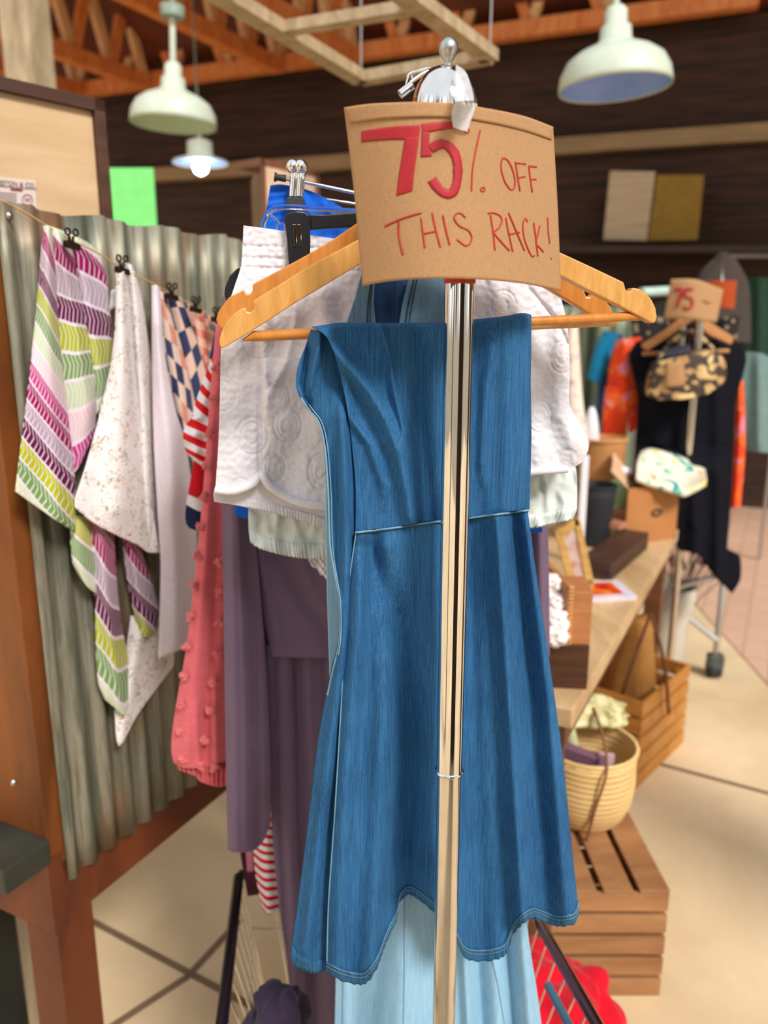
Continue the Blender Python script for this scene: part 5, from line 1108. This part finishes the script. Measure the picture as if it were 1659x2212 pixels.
bm = new(); lathe(bm, (hq.x, 3.05, .50), [(.08, 0), (.085, .2), (.088, hz - .50 - .02), (.092, hz - .50), (.07, hz - .505)], 28); obj('body', bm, M_WICKT, hm)
bm = new(); tube(bm, [Vector((hq.x + .09 * math.cos(k * .3142), 3.05 + .09 * math.sin(k * .3142), hz)) for k in range(20)], .007, 8, closed=True); obj('rim', bm, M_WICKT, hm)
bm = new(); box(bm, (hq.x - .12, 2.95, 0), (.24, 0, 0), (0, .24, 0), (0, 0, .498)); tag(obj('plinth', bm, M_TDK, bevel=.005), 'dark low plinth beneath the tan wicker basket', 'plinth')
cq = atY(1282, 950, 3.0); bm = new(); lathe(bm, (cq.x, 3.05, hz - .004), [(.034, 0), (.035, .004), (.030, .05), (.020, .10), (.010, .125), (.001, .13)], 24)
tag(obj('white_cone', bm, M_WHITE), 'white cone shaped ornament on top of the tan wicker basket', 'ornament')
bm = new(); a = atY(1262, 1040, 2.4); b = atY(1256, 985, 2.4); box(bm, (a.x - .01, 2.4, ZT), (.022, 0, 0), (0, .02, 0), (0, 0, b.z - ZT)); tag(obj('white_post', bm, M_WHITE, bevel=.002), 'slim white upright post behind the black basket', 'post')
# ================================================================== CRATES, BASKET under the table
M_CRT = wood('brown_crate_wood', rgb(140, 92, 56), rgb(190, 138, 92), 3, (1, 4, 4)); M_CRT2 = wood('orange_crate_wood', rgb(176, 110, 40), rgb(220, 154, 72), 3, (1, 4, 4))
def crate(nm, label, o, ax, ay, L, W, Hh, nslat, mt, upside=True, grp=None):
    t = thing(nm, label, 'crate', o); th = .012; gap = .35
    sh = Hh / (nslat + (nslat - 1) * .24); step = sh * 1.24
    for i in range(nslat):
        z = i * step
        for q, s, d in ((o, ax * L, ay * th), (o + ay * (W - th), ax * L, ay * th)):
            bm = new(); box(bm, q + Vector((0, 0, z)), s, d, (0, 0, sh)); obj('side_slat', bm, mt, t, bevel=.0015)
        for q, s, d in ((o + ay * th, ay * (W - 2 * th), ax * th), (o + ax * (L - th) + ay * th, ay * (W - 2 * th), ax * th)):
            bm = new(); box(bm, q + Vector((0, 0, z)), s, d, (0, 0, sh)); obj('end_slat', bm, mt, t, bevel=.0015)
    for i in (0, 1):
        for j in (0, 1):
            bm = new(); box(bm, o + ax * (th + i * (L - 2 * th - .03)) + ay * (th + j * (W - 2 * th - .03)), ax * .03, ay * .03, (0, 0, Hh - .02)); obj('corner_post', bm, mt, t)
    if upside:
        n_ = 6; sw = L / (n_ + (n_ - 1) * .22)
        for i in range(n_):
            bm = new(); box(bm, o + ax * (i * sw * 1.22) + Vector((0, 0, Hh)), ax * sw, ay * W, (0, 0, .010)); obj('base_slat', bm, mt, t, bevel=.0015)
    return t
c1 = atY(1430, 2150, 1.498)
crate('slatted_crate', 'upturned brown slatted crate on the floor at lower right', Vector((.632 - .47, 1.495, 0)), Vector((1, 0, 0)), Vector((-.02, 1, 0)).normalized(), .47, .31, .272, 5, M_CRT)
ax = Vector((1.098 - .835, 2.614 - 2.318, 0)).normalized(); ay = Vector((-ax.y, ax.x, 0))
crate('slatted_crate', 'open orange slatted crate on its long side beyond the straw basket', Vector((.835, 2.318, 0)), ax, ay, .40, .30, .31, 5, M_CRT2, False)
bq = Vector((.510, 1.770, .284)); bk_ = thing('straw_basket', 'round straw basket holding bundles and books on the brown crate', 'basket', bq)
bm = new(); lathe(bm, bq, [(.078, 0), (.096, .02), (.112, .06), (.118, .11), (.116, .175), (.120, .198), (.112, .199), (.108, .18), (.110, .11), (.095, .05), (.07, .012)], 40); obj('body', bm, M_WICKY, bk_)
bm = new(); tube(bm, [bq + Vector((.116 * math.cos(k * .2618), .116 * math.sin(k * .2618), .199)) for k in range(24)], .006, 8, closed=True); obj('rim', bm, M_WICKY, bk_)
bm = new(); tube(bm, [bq + Vector((-.02, -.105, -.0)), bq + Vector((-.01, -.124, .1)), bq + Vector((.01, -.126, .20)), bq + Vector((.02, -.05, .24)), bq + Vector((.02, .05, .27))], .0035, 8, smooth_n=24); obj('strap', bm, plain('leather_cord', rgb(140, 92, 56), .7), bk_)
bm = new(); box(bm, bq + Vector((-.085, -.03, .03)), (.11, -.05, -.02), (.02, .02, 0), (-.02, 0, .19)); tag(obj('plum_book', bm, plain('plum_cover', rgb(120, 86, 104), .6), bevel=.001), 'plum covered book slanting in the straw basket', 'book')
bm = new(); tube(bm, [bq + Vector((.0, .0, .05)), bq + Vector((-.05, .03, .24))], .016, 12); tag(obj('paper_roll', bm, plain('pale_green_paper', rgb(190, 190, 140), .8)), 'pale green roll standing in the straw basket', 'roll')
bm = new(); box(bm, bq + Vector((.02, -.02, .08)), (.035, -.004, 0), (0, .01, 0), (.004, 0, .10)); tag(obj('paper_tag', bm, plain('pink_tag', rgb(214, 180, 190), .7)), 'pale pink tag card in the straw basket', 'tag')
m = M('yellow_floral', .85); m.col(m.ramp(m.noise(m.coord(), 30, 3), [(.35, rgb(150, 140, 80)), (.5, rgb(216, 204, 150)), (.68, rgb(236, 226, 176))])); bm = new(); rough_blob(bm, bq + Vector((.02, .085, .240)), .085, .4, 9, 4, (1.05, .75, .42), 3); tag(obj('floral_bundle', bm, m.m), 'yellow floral cloth bundle on top of the straw basket', 'cloth')
# leaning wicker bag inside the orange crate, grey bucket
wb = thing('wicker_bag', 'golden brown wicker bag with handles standing in the orange crate', 'bag', (.83, 2.56, .02))
bm = new(); G = []
for j in range(10):
    f = j / 9; wdt = .115 - .075 * f
    G.append([Vector((.87 + wdt * (2 * i / 11 - 1), 2.50 + .10 * (1 - f) * .5 - .03 * math.sin(math.pi * i / 11), .02 + .50 * (1 - (1 - f)))) for i in range(12)])
G = G[::-1]; slab(bm, G, Vector((0, 1, 0)), .09); obj('body', bm, wicker('golden_wicker', rgb(150, 96, 40), rgb(206, 148, 74)), wb)
for s in (-1, 1):
    bm = new(); tube(bm, [Vector((.87 + s * .09, 2.42, .22)), Vector((.87 + s * .05, 2.40, .42)), Vector((.87, 2.42, .58))], .006, 8, smooth_n=14); obj('handle', bm, M_TDK, wb)
bq2 = atZ(1450, 1470, 0); bu = thing('plastic_sack', 'tall pale grey sack shaped bin with dried flowers beyond the crates', 'bin', bq2 + Vector((0, .1, 0)))
bm = new(); hb2 = .40; lathe(bm, bq2 + Vector((0, .1, 0)), [(.06, 0), (.075, .05), (.085, .2), (.10, .34), (.095, hb2), (.085, hb2 - .01), (.07, .1)], 24)
for v in bm.verts: v.co.x += .012 * math.sin(v.co.z * 20)
obj('body', bm, plain('grey_white_plastic', rgb(198, 190, 176), .5), bu)
fl = thing('dried_flowers', 'bunch of dusky pink dried flowers and dark stems standing in the grey bin', 'flowers', bq2 + Vector((0, .1, .1)))
rnd = random.Random(8); bm = new(); bm2 = new(); bm3 = new(); b0 = bq2 + Vector((0, .1, .12))
for i in range(34):
    e = b0 + Vector((rnd.uniform(-.16, .20), rnd.uniform(-.1, .1), rnd.uniform(.34, .62))); tube(bm, [b0 + Vector((rnd.uniform(-.03, .03), rnd.uniform(-.03, .03), 0)), b0.lerp(e, .6) + Vector((0, 0, .04)), e], .0022, 5)
    if i % 2: rough_blob(bm2, e, rnd.uniform(.018, .034), .5, 9, 2, (1, 1, 1), i)
    else:
        for k in range(5): rough_blob(bm3, e + Vector((rnd.uniform(-.03, .03), rnd.uniform(-.02, .02), rnd.uniform(-.03, .03))), .010, .4, 8, 1, (1, 1, 1.4), k)
obj('stems', bm, plain('dry_stem', rgb(74, 60, 48), .9), fl)
tag(obj('pink_blooms', bm2, plain('dusky_pink', rgb(186, 134, 126), .9), fl), kind='stuff'); tag(obj('seed_heads', bm3, plain('sage_seed', rgb(90, 92, 70), .9), fl), kind='stuff')
# ================================================================== SECOND RACK
YB = 3.05
sr2 = thing('garment_rack', 'second garment rack on casters at the right, under the snake print bag', 'clothes rack', Vector((1.40, YB, 0)))
zr2 = atY(1500, 640, YB).z; px_ = atY(1490, 900, YB).x
A3 = Vector((.30, .954, 0)); B3 = Vector((A3.y, -A3.x, 0)); r0 = Vector((px_, YB - .02, 0))
bm = new(); tube(bm, [r0 + Vector((0, 0, .10)), r0 + Vector((0, 0, zr2))], .014, 16); obj('front_pole', bm, M_SATIN, sr2)
bm = new(); tube(bm, [r0 + Vector((0, 0, zr2)), r0 + A3 * 1.2 + Vector((0, 0, zr2))], .013, 14); obj('rail', bm, M_CHROME, sr2)
bm = new(); tube(bm, [r0 + A3 * 1.2 + Vector((0, 0, .1)), r0 + A3 * 1.2 + Vector((0, 0, zr2))], .013, 14); obj('rear_pole', bm, M_CHROME, sr2)
bm = new(); lathe(bm, r0 + Vector((0, 0, zr2)), [(.02, -.03), (.02, .02), (.012, .04), (.001, .05)], 16); obj('end_cap', bm, M_CHROME, sr2)
cs = atZ(1540, 1462, 0)
bm = new(); tube(bm, [Vector((cs.x, cs.y, .10)), Vector((cs.x + .01, cs.y + .02, .46)), Vector((cs.x - .02, cs.y + .06, .5))], .012, 12); obj('leg', bm, M_STEEL, sr2)
bm = new(); tube(bm, [Vector((cs.x, cs.y, .17)), Vector((cs.x - .22, cs.y + .05, .34))], .012, 12); obj('brace', bm, M_STEEL, sr2)
bm = new(); tube(bm, [Vector((cs.x, cs.y + .02, .46)), r0 + Vector((0, 0, .46))], .012, 12); obj('base_bar', bm, M_STEEL, sr2)
bm = new(); tube(bm, [Vector((cs.x - .022, cs.y, .042)), Vector((cs.x + .022, cs.y, .042))], .042, 20); obj('caster_wheel', bm, M_RUBBER, sr2)
bm = new(); box(bm, (cs.x - .032, cs.y - .03, .05), (.064, 0, 0), (0, .05, 0), (0, 0, .06)); obj('caster_fork', bm, plain('grey_fork', rgb(70, 78, 74), .4), sr2, bevel=.006)
def bpatch(nm, Y, top, right, bottom, left, mt, par=None, rid=(), wob=.01, nu=30, nv=50, thick=.03, bulge=.02, ex=None):
    patch(bm := new(), yplane(Y), vv(*top), vv(*right), vv(*bottom), vv(*left), ridge_fn(list(rid), wob, .012, ex, bulge), nu, nv, thick); return obj(nm, bm, mt, par)
M_BLKD = fabric('black_crepe', (.003, .0035, .008, 1), .3, 700, .3); M_BLKD.node_tree.nodes['Principled BSDF'].inputs['Sheen Weight'].default_value = 0
bd_ = thing('black_dress', 'long black dress hanging at the front of the second rack', 'dress', atY(1480, 1280, YB + .06))
bpatch('bodice', YB + .06, ((1380, 738), (1430, 730), (1480, 760), (1540, 730), (1602, 742)), ((1602, 742), (1612, 780), (1590, 870), (1586, 960)), ((1378, 960), (1480, 965), (1586, 960)), ((1380, 738), (1364, 772), (1382, 860), (1378, 960)), M_BLKD, bd_, [([(1430, 760), (1420, 950)], .02, 14), ([(1550, 760), (1550, 950)], .02, 14)])
bpatch('skirt', YB + .06, ((1378, 955), (1480, 960), (1586, 955)), ((1586, 955), (1578, 1100), (1572, 1200), (1598, 1200), (1600, 1250), (1582, 1282)), ((1470, 1190), (1510, 1200), (1550, 1250), (1582, 1282)), ((1378, 955), (1385, 1000), (1430, 1080), (1470, 1190)), M_BLKD, bd_, [([(1500, 960), (1500, 1200)], .02, 14), ([(1550, 960), (1550, 1240)], .02, 12)], ex=lambda x, y, u, v: .17 * min(1, max(0, (v - .06) / .12)))
s2 = thing('price_sign', 'small blurred kraft card sign reading 75 on the second rack', 'sign', atY(1500, 700, YB - .12))
def s2p(px, py, off=0): 
    u = (px - 1435) / 128; return atY(px, py, YB - .12 - .05 * math.sin(math.pi * min(max(u, 0), 1)) - off)
g = coons(vv((1450, 603), (1505, 604), (1563, 626)), vv((1563, 626), (1548, 697)), vv((1434, 689), (1490, 694), (1548, 705)), vv((1450, 603), (1434, 689)), 16, 12)
bm = new(); slab(bm, [[s2p(p.x, p.y) for p in r] for r in g], Vector((0, 1, 0)), .002); obj('card', bm, M_KRAFT, s2)
def s2stroke(nm, pts, wd):
    P = smooth([Vector((x, y, 0)) for x, y in pts], 12); G = []
    bm = new()
    for i, p in enumerate(P):
        t = (P[min(i + 1, 11)] - P[max(i - 1, 0)]).normalized(); s = Vector((-t.y, t.x, 0)) * wd / 2
        G.append([s2p((p - s).x, (p - s).y, .004), s2p((p + s).x, (p + s).y, .004)])
    slab(bm, G, Vector((0, 1, 0)), .001); obj(nm, bm, M_INK, s2)
s2stroke('numeral_seven', [(1456, 626), (1465, 624), (1474, 624), (1470, 640), (1462, 664)], 6)
s2stroke('numeral_five', [(1498, 624), (1480, 626), (1480, 640), (1492, 642), (1497, 656), (1488, 668), (1476, 662)], 6)
s2stroke('small_writing', [(1520, 648), (1528, 654), (1536, 652)], 2.5)
h3 = thing('wooden_hanger', 'wooden hanger under the small sign on the second rack', 'hanger', atY(1490, 720, YB))
M_HB = wood('tan_hanger', rgb(186, 122, 68), rgb(214, 152, 96), 8)
bm = new(); prism(bm, yplane(YB - .02), [(1390, 752), (1388, 744), (1440, 712), (1490, 672), (1500, 690), (1450, 724), (1400, 757)], .02); obj('shoulder_arm', bm, M_HB, h3, bevel=.003)
bm = new(); prism(bm, yplane(YB - .02), [(1490, 672), (1540, 700), (1586, 728), (1580, 745), (1530, 722), (1500, 690)], .02); obj('shoulder_arm', bm, M_HB, h3, bevel=.003)
bm = new(); tube(bm, [atY(1388, 764, YB), atY(1574, 758, YB)], .008, 10); obj('trouser_bar', bm, M_HB, h3)
bm = new(); tube(bm, [atY(1492, 680, YB - .01), atY(1494, 640, YB - .01)], .004, 8); obj('hook', bm, M_CHROME, h3)
m = M('snake_print', .6); d_ = m.vor(m.mapping(m.coord(), (1, 1, 1.4)), 26, feature='SMOOTH_F1'); f_ = m.noise(m.coord(), 60, 3); m.col(m.mix(m.math('GREATER_THAN', m.math('ADD', d_, m.math('MULTIPLY', f_, .5)), .66), m.ramp(m.noise(m.coord(), 9, 2), [(.4, rgb(176, 134, 84)), (.6, rgb(226, 196, 132))]), rgb(62, 46, 40))); M_SNK = m.m
bg_ = thing('snake_print_bag', 'beige snake print shoulder bag in front of the black dress', 'bag', atY(1480, 860, YB - .1))
bpatch('body', YB - .08, ((1416, 784), (1470, 772), (1520, 760), (1550, 756)), ((1550, 756), (1566, 780), (1570, 812), (1556, 834)), ((1405, 856), (1425, 864), (1480, 862), (1530, 850), (1556, 834)), ((1416, 784), (1408, 810), (1403, 840), (1405, 856)), M_SNK, bg_, bulge=.05, thick=.05)
bpatch('front_panel', YB - .12, ((1440, 785), (1500, 775)), ((1500, 775), (1508, 830)), ((1440, 838), (1508, 830)), ((1440, 785), (1440, 838)), plain('tan_leather', rgb(178, 132, 88), .6), bg_, bulge=.01, thick=.02, nu=10, nv=10)
bm = new(); tube(bm, [atY(1420, 786, YB - .06), atY(1440, 750, YB - .03), atY(1490, 715, YB), atY(1530, 745, YB - .03), atY(1556, 780, YB - .06)], .010, 10, smooth_n=24); obj('strap', bm, M_SNK, bg_)
bpatch('inner_band', YB - .05, ((1430, 756), (1490, 744)), ((1490, 744), (1494, 762)), ((1436, 774), (1494, 762)), ((1430, 756), (1436, 774)), plain('grey_lining', rgb(66, 66, 82), .7), bg_, thick=.02, nu=10, nv=6, bulge=.005)
# colourful garments left of the black dress
M_TEAL = fabric('cerulean', rgb(10, 120, 160), .15, 500); M_NVP = fabric('navy_print', rgb(40, 70, 110), .5, 200)
g1 = thing('blue_shirt', 'cerulean blue short sleeved shirt on the second rack', 'shirt', atY(1300, 900, 3.3))
bpatch('body', 3.3, ((1312, 715), (1345, 722)), ((1345, 722), (1340, 880)), ((1292, 905), (1340, 880)), ((1312, 715), (1298, 800), (1292, 905)), M_NVP, g1)
bpatch('sleeve', 3.27, ((1308, 716), (1338, 722)), ((1338, 722), (1318, 780), (1300, 832)), ((1271, 818), (1300, 832)), ((1308, 716), (1288, 750), (1271, 818)), M_TEAL, g1)
bpatch('hem', 3.32, ((1290, 860), (1310, 865)), ((1310, 865), (1306, 960)), ((1294, 960), (1306, 960)), ((1290, 860), (1294, 960)), M_TEAL, g1)
m = M('orange_print', .9); n_ = m.noise(m.coord(), 11, 2, .5, .8); m.col(m.ramp(n_, [(.36, rgb(236, 66, 22)), (.50, rgb(244, 104, 30)), (.58, rgb(232, 120, 170)), (.63, rgb(240, 160, 30)), (.70, rgb(90, 180, 90))], True)); M_ORG = m.m
g2 = thing('orange_print_top', 'vivid orange pink and yellow printed top left of the black dress', 'top', atY(1340, 960, 3.2))
bpatch('body', 3.2, ((1335, 735), (1385, 728)), ((1385, 728), (1375, 800), (1388, 860), (1380, 900)), ((1312, 900), (1380, 900)), ((1335, 735), (1318, 800), (1312, 900)), M_ORG, g2, [([(1350, 740), (1345, 940)], .02, 14)])
bpatch('sleeve', 3.17, ((1312, 835), (1356, 840)), ((1356, 840), (1355, 920), (1345, 935)), ((1303, 942), (1345, 950)), ((1312, 835), (1305, 890), (1303, 942)), M_ORG, g2)
bpatch('side_panel', 3.22, ((1360, 870), (1390, 850)), ((1390, 850), (1372, 930)), ((1362, 935), (1372, 930)), ((1360, 870), (1362, 935)), M_ORG, g2)
bpatch('amber_garment', 3.3, ((1325, 900), (1356, 900)), ((1356, 900), (1352, 990)), ((1335, 998), (1352, 990)), ((1325, 900), (1335, 998)), fabric('amber', rgb(214, 132, 30)), None)
tag(bpy.context.scene.collection.objects[-1], 'amber skirt hanging below the orange printed top', 'skirt')
m = M('ivory_floral', .9); m.col(m.ramp(m.noise(m.coord(), 24, 2), [(.4, rgb(228, 206, 190)), (.55, rgb(236, 222, 206)), (.68, rgb(200, 160, 170))])); 
iv_ = thing('ivory_dress', 'pale ivory floral dress just right of the white terry shorts', 'dress', atY(1240, 970, 2.9))
bm = new(); tube(bm, [atY(1236, 692, 2.9), atY(1236, 672, 2.9), atY(1237, 668, 3.93)], .004, 8); obj('peg', bm, M_STEEL, iv_)
bpatch('body', 2.9, ((1222, 690), (1248, 690)), ((1248, 690), (1258, 850), (1272, 960)), ((1225, 970), (1272, 960)), ((1222, 690), (1220, 850), (1225, 970)), m.m, iv_)
corrugated('corrugated_sheet', Vector((1.0, 3.75, 0)), Vector((-.25, -.97, 0)) * -1, Vector((.97, -.25, 0)) * -1, .9, lambda s: (.0, 1.66), .07, .009, plain('grey_green_metal', rgb(120, 134, 112), .5, .3, .2, 4), 'grey green corrugated sheet seen between the white shorts and the blue shirt', 'panel')
corrugated('corrugated_sheet', Vector((.82, 3.9, 0)), Vector((1, -.1, 0)).normalized(), Vector((-.1, -1, 0)).normalized(), .42, lambda s: (.0, 1.58), .07, .009, plain('grey_green_metal_b', rgb(132, 144, 122), .5, .3, .2, 4), 'distant grey green corrugated divider behind the ivory dress', 'panel')
# right of the black dress
bpatch('printed_scarf', 3.15, ((1590, 820), (1606, 822)), ((1606, 822), (1610, 960), (1600, 1095)), ((1576, 1098), (1600, 1095)), ((1590, 820), (1588, 960), (1576, 1098)), M_ORG, None, thick=.02); tag(C.objects[-1], 'narrow orange print garment edge right of the black dress', 'garment')
bpatch('sage_top', 3.6, ((1612, 760), (1650, 765), (1690, 790)), ((1690, 790), (1690, 980)), ((1618, 975), (1650, 978), (1690, 980)), ((1612, 760), (1600, 830), (1606, 900), (1618, 975)), fabric('sage_blue', rgb(112, 138, 136), .15), None, [([(1640, 790), (1640, 960)], .03, 14)]); tag(C.objects[-1], 'sage blue top hanging at the right edge of the photo', 'top')
bpatch('grey_jacket', 4.4, ((1545, 560), (1565, 545), (1590, 560)), ((1590, 560), (1618, 620), (1622, 740)), ((1508, 700), (1560, 735), (1622, 740)), ((1545, 560), (1512, 600), (1508, 700)), fabric('charcoal_wool', rgb(72, 64, 60), .1), None); tag(C.objects[-1], 'charcoal jacket hanging in the background above the black dress', 'jacket')
br_ = thing('garment_rack', 'distant clothes rail behind the black dress holding the charcoal jacket', 'clothes rack', Vector((1.7, 4.4, 0)))
ra, rb = atY(1556, 553, 4.46), atY(1716, 553, 4.9)
bm = new(); tube(bm, [ra, rb], .012, 12); obj('rail', bm, M_STEEL, br_)
for q in (ra, rb):
    bm = new(); tube(bm, [q, Vector((q.x, q.y, .0))], .012, 12); obj('pole', bm, M_STEEL, br_)
rc_ = thing('rust_cloth', 'rust orange cloth beside the small kraft sign', 'cloth', atY(1560, 665, 4.2))
bm = new(); tube(bm, [atY(1560, 608, 4.2), atY(1560, 556, 4.25), atY(1560, 550, 4.5)], .004, 8); obj('hook', bm, M_STEEL, rc_)
bpatch('body', 4.2, ((1530, 606), (1592, 606)), ((1592, 606), (1586, 668)), ((1540, 660), (1586, 668)), ((1530, 606), (1540, 660)), fabric('rust', rgb(170, 70, 24), .1), rc_, thick=.02)
bpatch('green_cloth', 4.9, ((1612, 600), (1700, 600)), ((1700, 600), (1700, 790)), ((1612, 780), (1700, 790)), ((1612, 600), (1612, 780)), fabric('forest_green', rgb(30, 60, 46), .2), None, [([(1640, 600), (1640, 780)], .03, 12)]); tag(C.objects[-1], 'dark forest green cloth hanging at the far right edge', 'cloth')
m = M('leopard_dark', .9); m.col(m.mix(m.math('LESS_THAN', m.vor(m.coord(), 30), .33), rgb(30, 26, 24), rgb(150, 130, 100))); 
bpatch('patterned_blouse', 3.5, ((1366, 660), (1450, 650)), ((1450, 650), (1440, 745)), ((1370, 745), (1440, 745)), ((1366, 660), (1370, 745)), m.m, None, thick=.03); tag(C.objects[-1], 'dark speckled blouse behind the small kraft sign', 'blouse')
bpatch('scarf', 3.3, ((1548, 690), (1600, 680)), ((1600, 680), (1590, 735)), ((1556, 728), (1590, 735)), ((1548, 690), (1556, 728)), m.m, None, thick=.03); tag(C.objects[-1], 'dark and cream scarf on the right end of the tan hanger', 'scarf')
bm = new(); tube(bm, [atY(1385, 632, 3.4), atY(1450, 628, 3.5)], .02, 12); tag(obj('pale_tube', bm, plain('aqua_white', rgb(190, 216, 206), .4)), 'pale aqua tube at the end of the distant rail', 'tube')
